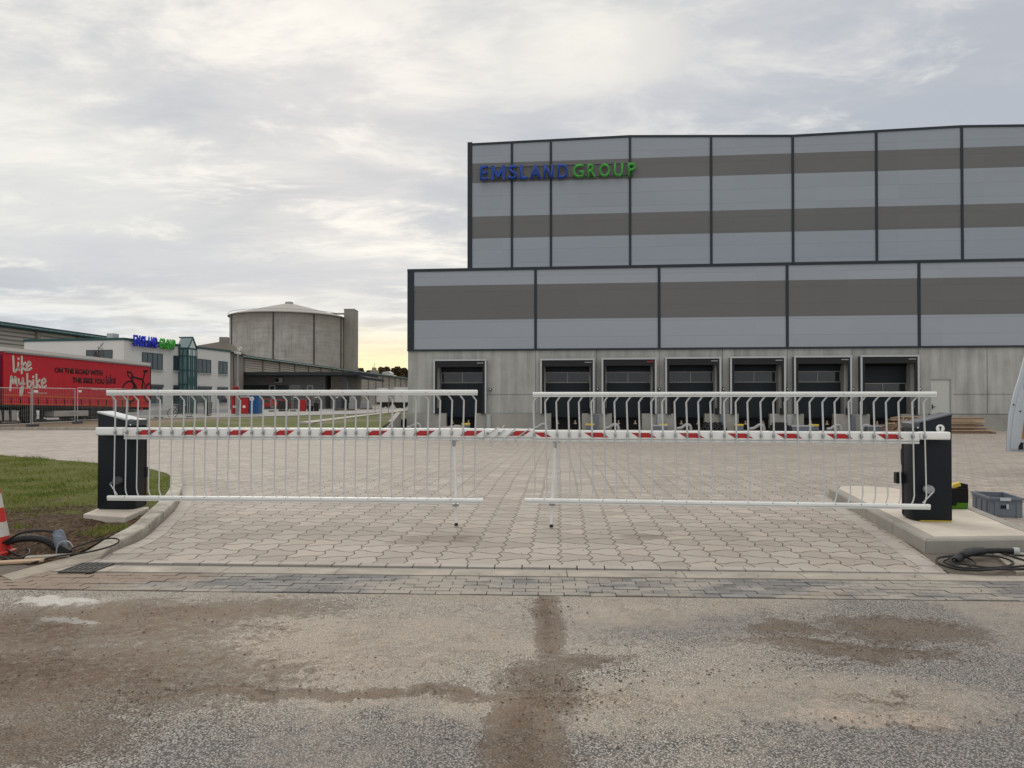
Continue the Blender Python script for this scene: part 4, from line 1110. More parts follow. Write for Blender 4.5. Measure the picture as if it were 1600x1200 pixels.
    if not left:
        c = P(1475,670,.0); m = MB(); m.tube([(c[0],.0895,c[1]),(c[0],.0845,c[1])], .046, 24); st = m.build('lock_sticker', M['white'], cab)
        m = MB(); m.tube([(c[0],.084,c[1]+.012),(c[0],.0825,c[1]+.012)], .013, 12); m.box(c[0]-.006,c[0]+.006,.0826,.084,c[1]-.024,c[1]+.008); m.build('keyhole', M['black'], cab)
        m = MB(); m.box(ca+.13, cb-.01, y0-.03, y0+dp-.02, zc+.0005, zc+.007); m.build('levelling_shim', M['yellow'], cab)
        loop = [P(1414,694,.5),P(1408,706,.5),P(1409,722,.5),P(1413,736,.5)]
        m = MB(); m.tube(spline([(p[0],.5,p[1]) for p in loop],6), .013, 6); m.tube(spline([(p[0]+.05,.46,p[1]-.01) for p in loop],6), .011, 6); m.tube(spline([(p[0]+.085,.42,p[1]+.01) for p in loop],6), .016, 6); m.build('cable_loop', M['black'], cab)
    else:
        pass
    return e, fr, foot
bl, frl, footl = barrier('boom_barrier', 'closed white boom barrier with hanging bars and sky-sheened pale lidded cabinet on the left kerb', 157, 8.84, 757, 8.56, True, (152.5,217.5), 8.93, .15, M['lid_sky_pale'])
br, frr, footr = barrier('boom_barrier', 'closed white boom barrier with hanging bars and grey lidded cabinet on the right island', 835, 8.50, 1478, 8.0, False, (1417.5,1487.5), 8.08, .146, M['lid_grey'])
# foundation block under the left cabinet
q = [gnd(129,806,.15), gnd(195,809,.15), gnd(235,793,.15), gnd(178,790.5,.15)]
m = MB(); m.prism([(p.x,p.y) for p in (gnd(130,803,.15), gnd(196,808,.15), gnd(233,792,.15), gnd(168,788,.15))], .02, .15); struct(m.build('foundation_slab', M['slab'], bevel=.012))
# ================================================================== OFFICE, HALLS, SILO ON THE LEFT
A_, B_ = Vector((-31.8,59.2)), Vector((-28.95,74.4))
fo = Frame(A_, math.atan2(B_.y-A_.y, B_.x-A_.x)); OZ = .26
ob = empty('office_building', (A_.x,A_.y,OZ), fo.a, 'white two storey office block with teal framed windows and teal roof edge', 'building')
zo = lambda x, y, c=0.0: fo.z(x, y, c)-OZ
HO = 6.15; sE = fo.s(359.5)
ff = Frame(A_, 0.0)                                # gable face towards the gate
m = MB()
# side wall with real openings is faked by inset frames: wall body, then recessed windows proud of nothing
m.add([(0,0,0),(sE,0,0),(sE,9.5,0),(0,9.5,0),(0,0,HO),(sE,0,HO),(sE,9.5,HO),(0,9.5,HO)], [(0,3,2,1),(4,5,6,7),(0,1,5,4),(1,2,6,5),(2,3,7,6),(3,0,4,7)])
m.build('wall', M['render_white'], ob)
m = MB(); m.box(-.06, sE+.05, -.07, 9.56, HO+.002, HO+.20); m.build('roof_coping', M['teal'], ob)
m = MB(); m.box(-.02, sE+.02, -.03, -.002, 0, .35); m.build('wall_base', M['render_grey'], ob)
def win(x0, x1, y0, y1, nm=2, blind=False):
    s0, s1 = fo.s(x0), fo.s(x1); z1, z0 = zo(x0,y0), zo(x0,y1)
    m = MB(); t = .07
    m.box(s0, s1, -.05, .0-.002, z1-t, z1); m.box(s0, s1, -.05, -.002, z0, z0+t)
    for k in range(nm+1):
        s = s0+(s1-s0-t)*k/nm; m.box(s, s+t, -.048, -.003, z0+t+.001, z1-t-.001)
    w = m.build('window', M['teal'], ob)
    m = MB(); m.box(s0+t, s1-t, -.028, -.004, z0+t, z1-t); m.build('window_pane', M['office_glass'], w)
    m = MB(); m.box(s0-.05, s1+.05, -.16, -.052, z0-.07, z0-.002); m.build('window_sill', M['alu'], w)
    if blind:
        m = MB(); m.box(s0-.02, s1+.02, -.14, -.052, z1-.02, z1+.22); m.build('blind_box', M['anth_light'], w)
win(221.5,253.5,550,576.5,4); win(270.5,279.7,555.5,579,1); win(308.5,329.3,560.5,582.5,3); win(341,355,564,584.5,2)
win(235,253.5,604.5,630.5,3,True); win(270.5,279.7,605.5,631,1,True); win(308.5,329.3,607,630,3,True); win(339.5,354.5,608,629.5,2,True)
win(209,226,547.5,574.5,2) if False else None
# window in the gable face; the face looks towards the street, local -> rotate frame
e2a = -fo.a
def gab(px, py, c=0.0):                            # point on the gable face plane
    # gable face runs back-left from the corner, along fo.n
    a, b = ray(px, py); r = Vector((a,1.0)); o = fo.P - fo.d*c
    Y = o.dot(fo.d)/r.dot(fo.d); p = r*Y; return (p-fo.P).dot(fo.n), EYE+b*Y-OZ
g0, gz1 = gab(176,546.5); g1, gz0 = gab(135,560)
m = MB(); t = .08; n0, n1 = min(g0,g1), max(g0,g1)
m.box(-.05,-.002, n0, n1, gz1-t, gz1); m.box(-.05,-.002, n0, n1, gz1-1.7, gz1-1.7+t)
for k in range(4): q_ = n0+(n1-n0-t)*k/3; m.box(-.048,-.003, q_, q_+t, gz1-1.7+t, gz1-t)
wq = m.build('window', M['anth_light'], ob)
m = MB(); m.box(-.028,-.004, n0+t, n1-t, gz1-1.7+t, gz1-t); m.build('window_pane', M['office_glass'], wq)
# glazed stair bay
pB = 1.0; sa = fo.s(286.5); sa0 = fo.s(294.0,-pB); sb0 = fo.s(307.8,-pB); sa = sa0; sb = sb0
zt_b = zo(294,543.5,-pB); zap = zo(301,527,-pB); mid = (sa+sb)/2
by = MB(); by.prism_y([(sa,.0),(sb,.0),(sb,zt_b),(mid,zap),(sa,zt_b)], -pB+.04, .2) ; bay = by.build('stair_bay', M['bay_glass'], ob)
m = MB(); t = .11
for s in (sa-.03, (sa+mid)/2+.02, mid-.05, (mid+sb)/2, sb-t+.03): m.box(s, s+t, -pB, -pB+.039, 0, zt_b)
for z_ in (0, .9, 2.6, 3.25, 3.9, 5.2, zt_b-.12): m.box(sa-.02, sb+.02, -pB-.005, -pB+.036, z_, z_+.12)
for y_ in (-pB+.05, -pB/2, -.12): m.box(sa-.035, sa-.002, y_, y_+.10, 0, zt_b)
for z_ in (2.6, 3.9, 5.2, zt_b-.1): m.box(sa-.034, sa-.003, -pB+.05, 0, z_, z_+.12)
m.tube([(sa,-pB,zt_b),(mid,-pB,zap),(sb,-pB,zt_b)], .07, 4); m.tube([(mid,-pB,zap),(mid,.4,zap)], .07, 4); m.tube([(sa-.02,-pB,zt_b),(sa-.02,.2,zt_b)], .07, 4)
m.build('bay_frame', M['teal'], bay)
m = MB(); m.box(sa+.1, sb-.1, -pB+.01, -pB+.038, 5.33, zt_b-.14); m.prism_y([(sa+.2,zt_b+.03),(sb-.2,zt_b+.03),(mid,zap-.2)], -pB+.01, -pB+.038); m.build('pale_pane', M['bay_pale'], bay)
m = MB(); m.box(sa+.02, sb-.02, -pB+.01, -pB+.037, 2.75, 3.2); m.build('teal_panel', M['teal'], bay)
# rooftop vent pipe and company letters along the parapet
m = MB(); m.box(1.2,1.9,2,2.6,HO+.2,HO+.7); m.build('roof_vent', M['alu'], ob)
LT = []; tot = 'EMSLANDGROUP'; x0_, x1_ = 207.5, 273.5
wts = [.9,1.25,.95,.85,1.05,1.05,1.0,1.1,1.0,1.1,1.0,.95]; sm = sum(wts)+.45; acc = 0; sA_, sB_ = fo.s(207.5,-.25), fo.s(273.8,-.25)
sg = empty('company_sign', (fo.P.x,fo.P.y,OZ), fo.a, 'bright blue and green company lettering on the parapet of the white office', 'sign')
for i, ch in enumerate(tot):
    if i == 7: acc += .45
    a0 = sA_+(sB_-sA_)*acc/sm; a1 = sA_+(sB_-sA_)*(acc+wts[i]*.74)/sm; acc += wts[i]
    text_mesh('letter', ch, a0, a1, 5.72, 6.66, -.25, .10, M['blue_vivid'] if i < 7 else M['green_vivid'], sg, .03)
m = MB(); m.box(sA_, sB_, -.245, -.08, 5.9, 5.96); m.build('mounting_rail', M['trim'], sg)

# long louvred hall running away behind the office
h0 = at(-60, 495.5, 66.6); 
def eave(x): Y = 9040.0/(122-.137*x); return Y, at(x, 503+.137*x, Y)
P0, P1 = at(0,503,74.1), at(636,590.1,259)
fh = Frame(P0.xy, math.atan2(P1.y-P0.y, P1.x-P0.x)); HZ = .2
hb = empty('louvred_hall', (P0.x,P0.y,HZ), fh.a, 'very long hall with beige louvred walls and dark teal eaves behind the office', 'hall')
eL = 9.3; sN, sF = -22.0, 235.0
m = MB(); m.box(sN, sF, 0, 15, 0, eL-.5); m.build('wall', M['louvre'], hb)
m = MB(); m.add([(sN,-.6,eL-.5),(sF,-.6,eL-.5),(sF,-.6,eL),(sN,-.6,eL),(sN,15.5,eL-.5),(sF,15.5,eL-.5),(sF,15.5,eL),(sN,15.5,eL),(sN,7.5,eL+.35),(sF,7.5,eL+.35)],
   [(0,1,2,3),(5,4,7,6),(0,4,5,1),(3,2,9,8),(8,9,6,7),(0,3,8,7,4),(1,5,6,9,2)]); m.build('roof', M['teal_roof'], hb)
m = MB(); s = sN+.5
while s < sF: m.box(s, s+.55, -.28, -.002, 0, eL-.52); s += 8.0 if s > 30 else 6.6
build_each(m, 'wall_post', M['hall_post'], hb)
m = MB(); m.tube([(sN,-.7,eL-.35),(sF,-.7,eL-.35)], .12, 6); m.build('gutter', M['teal'], hb)
# grey roofed building between office and silo
fg = Frame(at(309,540,92).xy, .10); e = empty('gabled_shed', (fg.P.x,fg.P.y,.2), fg.a, 'shed with a dark hipped roof and square chimney behind the office', 'shed')
zg = lambda x,y,c=0.0: fg.z(x,y,c)-.2
sh = fg.s(357); z0_, z1_, z2_ = zg(330,547), zg(308,541), zg(338,532.5)
m = MB(); m.box(-.6, sh, 0, 7, 0, z0_-.01); m.build('wall', M['hall_post'], e)
rk = fg.s(338); m = MB(); m.add([(-3,-.3,z0_),(sh+.5,-.3,z0_-.2),(sh+.5,7.3,z0_-.2),(-3,7.3,z0_),(-2.4,3.2,z1_),(rk+.2,3.5,z2_+.3)], [(0,3,2,1),(0,1,5,4),(1,2,5),(2,3,4,5),(3,0,4)]); rf = m.build('roof', M['shed_roof'], e)
m = MB(); m.box(rk-.55, rk+.5, 3.0, 4.0, z0_, z2_+.75); m.build('chimney', M['hall_post'], rf)
# canopy building
fc = Frame(at(350,640,104).xy, R(-2)); e = empty('canopy_building', (fc.P.x,fc.P.y,.2), fc.a, 'low grey building under a wide dark canopy in front of the long hall', 'building')
zc_ = lambda x,y,c=0.0: fc.z(x,y,c)-.2
sc_ = lambda x,c=0.0: fc.s(x,c)
zr = zc_(420,588)
m = MB(); m.box(0, sc_(508), 0, 9, 0, zr); m.build('wall', concrete('grey_wall', (.20,.20,.195), .05, .15, True, .4), e)
m = MB(); m.box(sc_(515), sc_(541), .6, 9, 0, zr); m.build('wall', M['hall_post'], e)
m = MB(); m.box(-1.0, sc_(560,-3), -3.4, 9.5, zr+.02, zr+.50); m.build('canopy', M['canopy'], e)
m = MB(); m.add([(sc_(536,-3),-3.0,zr-.1),(sc_(574,-3),-3.0,zr-.62),(sc_(574,-3),8,zr-.62),(sc_(536,-3),8,zr-.1),(sc_(536,-3),-3.0,zr+.60),(sc_(574,-3),-3.0,zr-.25),(sc_(574,-3),8,zr-.25),(sc_(536,-3),8,zr+.60)],[(0,3,2,1),(4,5,6,7),(0,1,5,4),(1,2,6,5),(2,3,7,6),(3,0,4,7)]); m.build('canopy_lean_to', M['canopy'], e)
m = MB(); m.box(.1, sc_(470), -.05, -.002, zc_(430,609.5), zc_(430,601.5)); m.box(sc_(488), sc_(504), -.05, -.002, zc_(430,609.5), zc_(430,601.5)); build_each(m, 'window_band', M['office_glass'], e)
for xa in (421, 480):
    m = MB(); m.box(sc_(xa), sc_(xa+9.5), -.09, -.052, zc_(430,611), zc_(430,602)); w_ = m.build('window', M['alu'], e)
    m = MB(); m.box(sc_(xa+1.5), sc_(xa+8), -.10, -.092, zc_(430,610), zc_(430,603.5)); m.build('window_pane', M['glass_dark'], w_)
m = MB(); m.box(sc_(431), sc_(442.5), -.5, -.002, zc_(430,598.2), zc_(430,590.2)); ac = m.build('air_conditioner', M['alu'], e, bevel=.05)
m = MB(); c_ = sc_(434.7); m.tube([(c_,-.53,zc_(430,594.3)),(c_,-.501,zc_(430,594.3))], .30, 14); m.build('fan_grille', M['black'], ac)
m = MB(); m.box(.2, sc_(505), -.03, -.002, zc_(430,626.8), zc_(430,625.6)); m.build('wall_strip', M['anth_light'], e)
m = MB(); m.box(sc_(538,-2), sc_(543,-2), -2.2, -1.7, 0, zr); m.build('canopy_post', M['anth_light'], e)
# silo with cone roof and stair tower
SX, SY = at(451.5,600,270).x, 270.0; pxm = 270/1130.0; SR = 87.0*pxm; ZR = 31.9
so = empty('storage_silo', (SX,SY,0), 0, 'huge round board marked concrete silo with a shallow pale cone roof', 'silo')
zs = lambda y: EYE+(625-y)*pxm
m = MB(); m.lathe([(SR,0),(SR,ZR)], 96); m.build('silo_wall', M['silo'], so, smooth=True)
m = MB(); m.lathe([(SR+.15,ZR-.15),(SR+.7,ZR),(SR+.7,ZR+.25),(SR*.97,ZR+.7),(SR*.70,ZR+2.2),(SR*.42,ZR+3.7),(SR*.14,ZR+5.2),(.9,ZR+5.5)], 96); rf = m.build('silo_roof', M['silo_roof'], so, smooth=True)
m = MB(); m.lathe([(1.5,ZR+5.2),(1.5,ZR+6.1),(1.2,ZR+6.3)], 16); m.build('roof_cap', M['steel'], rf)
m = MB()
m.tube([(math.cos(2*math.pi*k/96)*(SR+.5), math.sin(2*math.pi*k/96)*(SR+.5), ZR+1.1) for k in range(97)], .07, 5)
m.build('guard_rail', M['steel'], rf)
m = MB(); m.lathe([(SR+.75,zs(485.3)),(SR+.75,zs(484.9))], 96)
for px in (382, 455.5, 509, 537.5):
    sn = (px-451.5)/88.0; a = math.asin(max(-1,min(1,sn))); x_, y_ = SR*math.sin(a), -SR*math.cos(a)
    mm = MB(); mm.obox((x_,y_,ZR/2-.1), .40, .5, ZR-.2, Matrix.Rotation(a,3,'Z')); mm.build('wall_joint', M['silo_dark'], so)
# tower
tx0, tx1 = (538-451.5)*pxm, (555-451.5)*pxm
te = empty('stair_tower', (SX,SY,0), 0, 'tall square stained concrete tower at the right of the silo', 'tower')
m = MB(); m.box(tx0+.3, tx1, -2, 5, 0, zs(484)); m.build('shaft', M['tower'], te)
m = MB(); m.box(tx0+.1, tx1+.1, -2.1, 5.1, zs(484)+.001, zs(483.3)); m.build('tower_roof', M['steel'], te)
m = MB(); m.box(4, tx0+.2, 5, 7, zs(488), zs(487)+.2); m.build('gangway', M['tower'], te)

# horizon trees and far plant
def tree(px, py_top, Y, wpx, label, seed):
    r = random.Random(seed); sc1 = Y/1130.0; base = at(px, 620, Y); H = EYE+(625-py_top)*sc1; Rr = wpx*.5*sc1
    e = empty('tree', (base.x,base.y,.0), 0, label, 'tree', 'trees on the horizon')
    m = MB(); m.tube([(0,0,0),(.2,0,H*.35),(-.1,.1,H*.7)], [.45,.34,.14], 7)
    for k in range(5): a = r.uniform(0,6.28); m.tube([(0,0,H*(.3+.08*k)),(math.cos(a)*Rr*.6,math.sin(a)*Rr*.6,H*(.55+.08*k))], [.16,.05], 5)
    m.build('trunk', M['bark'], e)
    m = MB(); cl = [(r.gauss(0,Rr*.42), r.gauss(0,Rr*.4), H*r.uniform(.55,.93), Rr*r.uniform(.28,.55)) for _ in range(13)]
    for (cx,cy,cz,cr) in cl:
        for _ in range(190):
            d = Vector((r.gauss(0,1),r.gauss(0,1),r.gauss(0,1))).normalized()*cr*r.uniform(.55,1.05)
            p = Vector((cx,cy,cz))+d; s_ = r.uniform(.4,.9)
            u = Vector((r.gauss(0,1),r.gauss(0,1),r.gauss(0,1))).normalized()*s_; v_ = u.orthogonal().normalized()*s_*.8
            if p.z > H: p.z = H-r.random()*.4
            m.v += [tuple(p-u), tuple(p+v_), tuple(p+u), tuple(p-v_)]; b = len(m.v); m.f.append((b-4,b-3,b-2,b-1))
    m.build('crown', M['leaf'], e)
TT = ((562,575,22,'round brown tree standing right beside the tower foot'),(575,578,20,'lower brown tree left of the distant mast plant'),(598,573,22,'orange brown tree just right of the distant mast plant'),
      (610,577,18,'low dark tree between two taller ones above the pale shed'),(620,573.5,22,'tall dark tree second from the warehouse corner'),(633,575,22,'dark rounded tree touching the warehouse corner'),(587,581,18,'small bushy tree below the distant mast plant'))
for i, (px, py, wp, lb) in enumerate(TT): tree(px, py, 420+i*6, wp, lb, 20+i)
p = at(583, 590, 380); e = empty('distant_plant', (p.x,p.y,0), 0, 'tiny distant plant block with a thin mast above the trees', 'plant building'); k = 380/1130.
m = MB(); m.box(-5*k,5*k,0,8,0,EYE+(625-578)*k); m.build('plant_block', M['tower'], e)
m = MB(); m.box(-2.5*k,2.5*k,1,5,EYE+(625-578)*k,EYE+(625-574)*k); m.build('roof_block', M['tower'], e)
m = MB(); m.tube([(0,2,EYE+(625-574)*k),(.3,2,EYE+(625-567)*k)], .15, 5); m.build('mast', M['steel'], e)
p = at(604, 590, 350); e = empty('distant_shed', (p.x,p.y,0), 0, 'tiny pale shed roof on the horizon left of the warehouse', 'shed'); k = 350/1130.
m = MB(); m.box(-7*k,7*k,0,8,0,EYE+(625-583)*k); m.build('wall', M['render_white'], e)
m = MB(); m.prism_y([(-7.4*k,EYE+42.1*k),(7.4*k,EYE+42.1*k),(3*k,EYE+45*k),(-5*k,EYE+44*k)], -.3, 8.3); m.build('roof', M['alu'], e)

# ================================================================== LORRY
LA, LB = at(5,632,39.5), at(235,637,51.0)
fl = Frame(LA.xy, math.atan2(LB.y-LA.y, LB.x-LA.x)); LZ = .14
lr = empty('articulated_lorry', (LA.x,LA.y,LZ), fl.a, 'articulated lorry with a red curtain sided trailer advertising bicycles', 'lorry')
P = lambda x, y, c=0.0: (fl.px(x,y,c)[0], fl.px(x,y,c)[1]-LZ)
Q = lambda cx, cy, c=0.0: P(cx/6.0, 480+cy/6.0, c)            # from 6x crop coordinates
TL, TR_, BR_, BL = P(5.5,549), P(234.5,572.3), P(234.5,636.6), P(5.5,632)
m = MB(); m.prism_y([BL,BR_,TR_,TL], 0, 2.5); tp = m.build('tarpaulin', M['tarp'], lr)
rT, rTR = P(1,541.5), P(234.5,567.2)
m = MB(); m.prism_y([(TL[0]-.15,TL[1]+.01),(TR_[0]+.02,TR_[1]+.01),(rTR[0]+.02,rTR[1]),(rT[0],rT[1])], -.04, 2.54); m.build('roof_cover', M['roof_sheet'], lr)
m = MB(); a_, b_, c_, d_ = P(5.5,547.5), P(234.5,571.2), P(234.5,573.2), P(5.5,550.5); m.prism_y([d_,c_,b_,a_], -.06, -.042); m.build('roof_rail', M['steel'], lr)
m = MB(); m.box(TR_[0]+.001, TR_[0]+.10, .0, 2.5, BR_[1]-.05, TR_[1]); m.build('rear_frame', M['void'], lr)
m = MB(); a_, b_, c_, d_ = P(5.5,632.3), P(234.5,637), P(234.5,640.5), P(5.5,636); m.prism_y([d_,c_,b_,a_], .03, 2.45); m.build('chassis_rail', M['black'], lr)
def ribbon(m, pts, w, y=-.008, smooth=True, closed=False):
    P3 = [Vector((p[0],0,p[1])) for p in pts]
    P3 = spline(P3, 5) if smooth and len(P3) > 2 else P3
    for i in range(len(P3)-1):
        a, b = P3[i], P3[i+1]; d = b-a
        if d.length < 1e-5: continue
        d.normalize(); n = Vector((-d.z,0,d.x))*w/2; a2 = a-d*w*.3; b2 = b+d*w*.3
        dy = -.0006*(i%2)
        m.add([(v.x, y+dy, v.z) for v in (a2-n, b2-n, b2+n, a2+n)], [(0,1,2,3)])
def script(strokes, w, mat, name, sc=(1,1), org=(0,0)):
    m = MB()
    for st in strokes: ribbon(m, [Q(org[0]+(x-org[0])*sc[0], org[1]+(y-org[1])*sc[1]) for x, y in st], w)
    return m.build(name, mat, tp)
BIG = [[(122,458),(126,530),(130,600),(150,592),(172,560)],[(172,520),(168,570),(184,588)],[(172,478),(173,488)],[(203,462),(204,540),(203,620)],[(236,518),(208,556),(242,592)],[(250,562),(284,535),(270,512),(250,545),(260,588),(295,570)],
       [(95,780),(100,700),(106,650),(122,712),(143,655),(150,712),(160,735)],[(172,672),(180,715),(205,705),(214,665),(213,750),(200,822),(188,800),(205,745),(228,715)],
       [(255,625),(258,745),(285,735),(292,700),(262,698)],[(312,682),(312,738),(325,745)],[(310,648),(311,658)],[(340,630),(343,755)],[(372,680),(346,715),(378,748)],[(390,722),(425,695),(410,672),(390,702),(402,748),(432,735)]]
script(BIG, .125, M['tarp_white'], 'script_lettering')
SM = [[(997,648),(998,690),(1003,722),(1014,700)],[(1018,682),(1018,705),(1026,712)],[(1018,662),(1019,668)],[(1036,640),(1037,718)],[(1056,672),(1038,694),(1056,712)],[(1064,698),(1082,684),(1076,668),(1064,685),(1068,712),(1086,702)]]
script(SM, .075, M['tarp_black'], 'script_lettering')
def tline(txt, cx0, cx1, cyt0, cyb0, cyt1, cyb1, mat, off=.012):
    """a flat line of text between two crop columns, following the slope of the trailer"""
    n = len(txt); a0, zt0_ = Q(cx0,cyt0); a1, zt1_ = Q(cx1,cyt1); _, zb0_ = Q(cx0,cyb0); _, zb1_ = Q(cx1,cyb1)
    o = text_mesh('printed_line', txt, a0, a1, 0, 1, -.003, .004, mat, tp, off)
    for v in o.data.vertices:
        t = (v.co.x-a0)/(a1-a0); zb_, zt_ = zb0_+(zb1_-zb0_)*t, zt0_+(zt1_-zt0_)*t; v.co.z = zb_+(zt_-zb_)*v.co.z
tline('ON THE ROAD WITH', 510, 962, 562, 612, 592, 643, M['tarp_black'], .05)
tline('THE BIKE YOU', 677, 980, 655, 708, 672, 722, M['tarp_black'], .05)
tline('www.likemybike.be', 856, 1090, 757, 782, 766, 790, M['tarp_white'])
tline('EMBRACE THE ADVENTURE', 258, 440, 796, 811, 799, 814, M['tarp_white'], .0)
# bicycle print
m = MB(); cw, cz_ = Q(1216,790); rw_ = (Q(1216,695)[1]-cz_)
ribbon(m, [(cw+rw_*math.cos(t*math.pi/16), cz_+rw_*math.sin(t*math.pi/16)) for t in range(33)], .12, smooth=False)
cw2 = Q(1398,806)[0]+.15; cz2 = Q(1398,806)[1]
ribbon(m, [(cw2+rw_*math.cos(t*math.pi/16), cz2+rw_*math.sin(t*math.pi/16)) for t in range(8,25) if cw2+rw_*math.cos(t*math.pi/16) < TR_[0]-.03], .12, smooth=False)
for st, w_ in (([(1240,640),(1236,690)],.12),([(1236,690),(1258,740),(1222,792)],.09),([(1242,655),(1340,680)],.09),([(1340,680),(1330,775)],.10),([(1240,695),(1290,790),(1328,800)],.13),([(1362,600),(1340,680)],.08),([(1346,602),(1382,598)],.10),([(1192,605),(1225,615),(1243,640)],.08),([(1196,612),(1200,640),(1232,668),(1242,650)],.06),([(1330,780),(1390,806)],.06),([(1342,690),(1390,800)],.05)):
    ribbon(m, [Q(*p) for p in st], w_*1.5)
m.build('bicycle_print', M['tarp_black'], tp)
# orange line and buckle straps
m = MB(); a_, b_ = Q(40,822), Q(1395,872); ribbon(m, [a_,b_], .05, smooth=False); m.build('orange_stripe', M['orange'], tp)
m = MB(); a_, b_ = Q(30,905), Q(1400,925); ribbon(m, [a_,b_], .035, smooth=False); m.build('orange_stripe', M['orange'], tp)
for k in range(16):
    cx = 105+k*86-(k*k*.45); y0_ = 848+(cx-40)*.024; p0, p1 = Q(cx,y0_), Q(cx,y0_+52)
    m = MB(); m.box(p0[0]-.025, p0[0]+.025, -.03, -.002, p1[1], p0[1]); m.box(p0[0]-.09, p0[0]+.02, -.032, -.012, p0[1]-.05, p0[1]); m.build('buckle_strap', M['black'], tp)
# running gear
def wheel(x, y, r, name='wheel'):
    m = MB(); m.lathe([(r*.62,.0),(r*.97,.02),(r,.08),(r,.24),(r*.97,.30),(r*.6,.30)], 28, 'y', (x,y,r)); w_ = m.build(name, M['tyre'], lr, smooth=True)
    m = MB(); m.lathe([(.05,.10),(r*.30,.09),(r*.34,.05),(r*.60,.012),(r*.60,-.02),(r*.2,-.0)], 24, 'y', (x,y-.02+.3*0,r)); 
    rm = m.build('rim', M['rim'], w_, smooth=True)
    for q in range(8):
        a = q*math.pi/4; mm = MB(); mm.tube([(x+math.cos(a)*r*.25,y-.035-.09,r+math.sin(a)*r*.25),(x+math.cos(a)*r*.25,y-.085,r+math.sin(a)*r*.25)], .022, 6); mm.build('wheel_nut', M['steel'], rm)
WR = .50
for cx in (282, 905, 1020, 1130):
    x_ = Q(cx,1010)[0]; wheel(x_, .32, WR); 
    m = MB(); m.lathe([(WR*.5,.0),(WR,.03),(WR,.28),(WR*.5,.30)], 24, 'y', (x_,2.45,WR)); m.build('wheel', M['tyre'], lr, smooth=True)
for cx in (905,1020,1130):
    x_ = Q(cx,1010)[0]; m = MB(); m.box(x_-.07,x_+.07,.4,2.1,.42,.56); m.build('axle', M['black'], lr)
x0_, z1_ = Q(512,972); x1_, z0_ = Q(832,1024); z0_ = Q(512,1027)[1]
m = MB(); m.box(x0_, x1_, .02, .7, z0_, z1_); m.build('tool_locker', M['tank'], lr, bevel=.02)
m = MB(); m.box((x0_+x1_)/2-.2, (x0_+x1_)/2+.5, .012, .018, (z0_+z1_)/2-.05, (z0_+z1_)/2+.06); m.build('locker_plate', M['steel'], lr)
m = MB(); x2 = Q(200,1000)[0]; x1b = Q(1330,1000)[0]; m.box(x2, x1b, .7, 1.0, .75, 1.0); m.box(x2, x1b, 1.6, 1.9, .75, 1.0); build_each(m, 'chassis_beam', M['black'], lr)
m = MB(); m.tube([(x0_+.3,.9,.55),(x1_-.8,.9,.55)], .26, 12); m.build('air_tank', M['black'], lr)
m = MB(); x_ = Q(440,1000)[0]; m.box(x_-.08,x_+.08,.3,.45,.25,1.0); m.box(x_-.2,x_+.2,.2,.55,.18,.25); m.build('landing_leg', M['black'], lr)
m = MB(); x_ = Q(1330,960)[0]; m.box(x_-.4, x_+.25, .05, 2.4, .52, .66); m.build('rear_bumper', M['alu'], lr)
m = MB(); m.box(x_-.1, x_+.1, .0, .3, .68, .84); m.build('tail_lamp', M['redbox'], lr)
m = MB(); m.box(Q(300,900)[0]-.55, Q(300,900)[0]+.65, .25, .75, 1.02, 1.06); m.build('mudguard', M['black'], lr)
# tractor unit: tank, blue cab
m = MB(); xa, xb = Q(-130,1000)[0], Q(182,1000)[0]; zz0, zz1 = Q(90,1072)[1], Q(90,965)[1]
m.prism_x([(.1,zz0+.05),(.7,zz0),(.75,zz1-.03),(.16,zz1)], xa, xb); tk = m.build('fuel_tank', M['tank'], lr, bevel=.06, smooth=True)
for cx in (42,112): s = Q(cx,1000)[0]; m = MB(); m.box(s-.05,s+.05,.06,.78,zz0-.02,zz1+.02); m.build('tank_strap', M['black'], tk, bevel=.02)
cb_ = Q(22,500)[0]-.25
m = MB(); m.prism_y([(cb_-2.2,.75),(cb_,.75),(cb_,3.55),(cb_-1.5,3.75),(cb_-2.1,2.2)], .1, 2.4); cbo = m.build('cab', M['cab_blue'], lr, bevel=.08, smooth=True)
m = MB(); m.prism_y([(cb_-1.6,1.9),(cb_-.8,1.9),(cb_-.8,2.7),(cb_-1.5,2.7)], .085, .098); m.build('cab_window', M['office_glass'], cbo)
m = MB(); m.box(cb_-.03+.0, cb_+.20, .08, 2.42, .8, 3.9); m.build('cab_side_deflector', M['cab_blue'], cbo)
wheel(cb_-1.2, .32, WR); m = MB(); m.lathe([(WR*.5,.0),(WR,.03),(WR,.28),(WR*.5,.30)], 24, 'y', (cb_-1.2,2.45,WR)); m.build('wheel', M['tyre'], lr, smooth=True)
x_ = Q(400,1000)[0]; m = MB(); m.lathe([(.2,0),(.2,.2)], 12, 'y', (x_,.8,.6)); m.build('spare_drum', M['black'], lr)

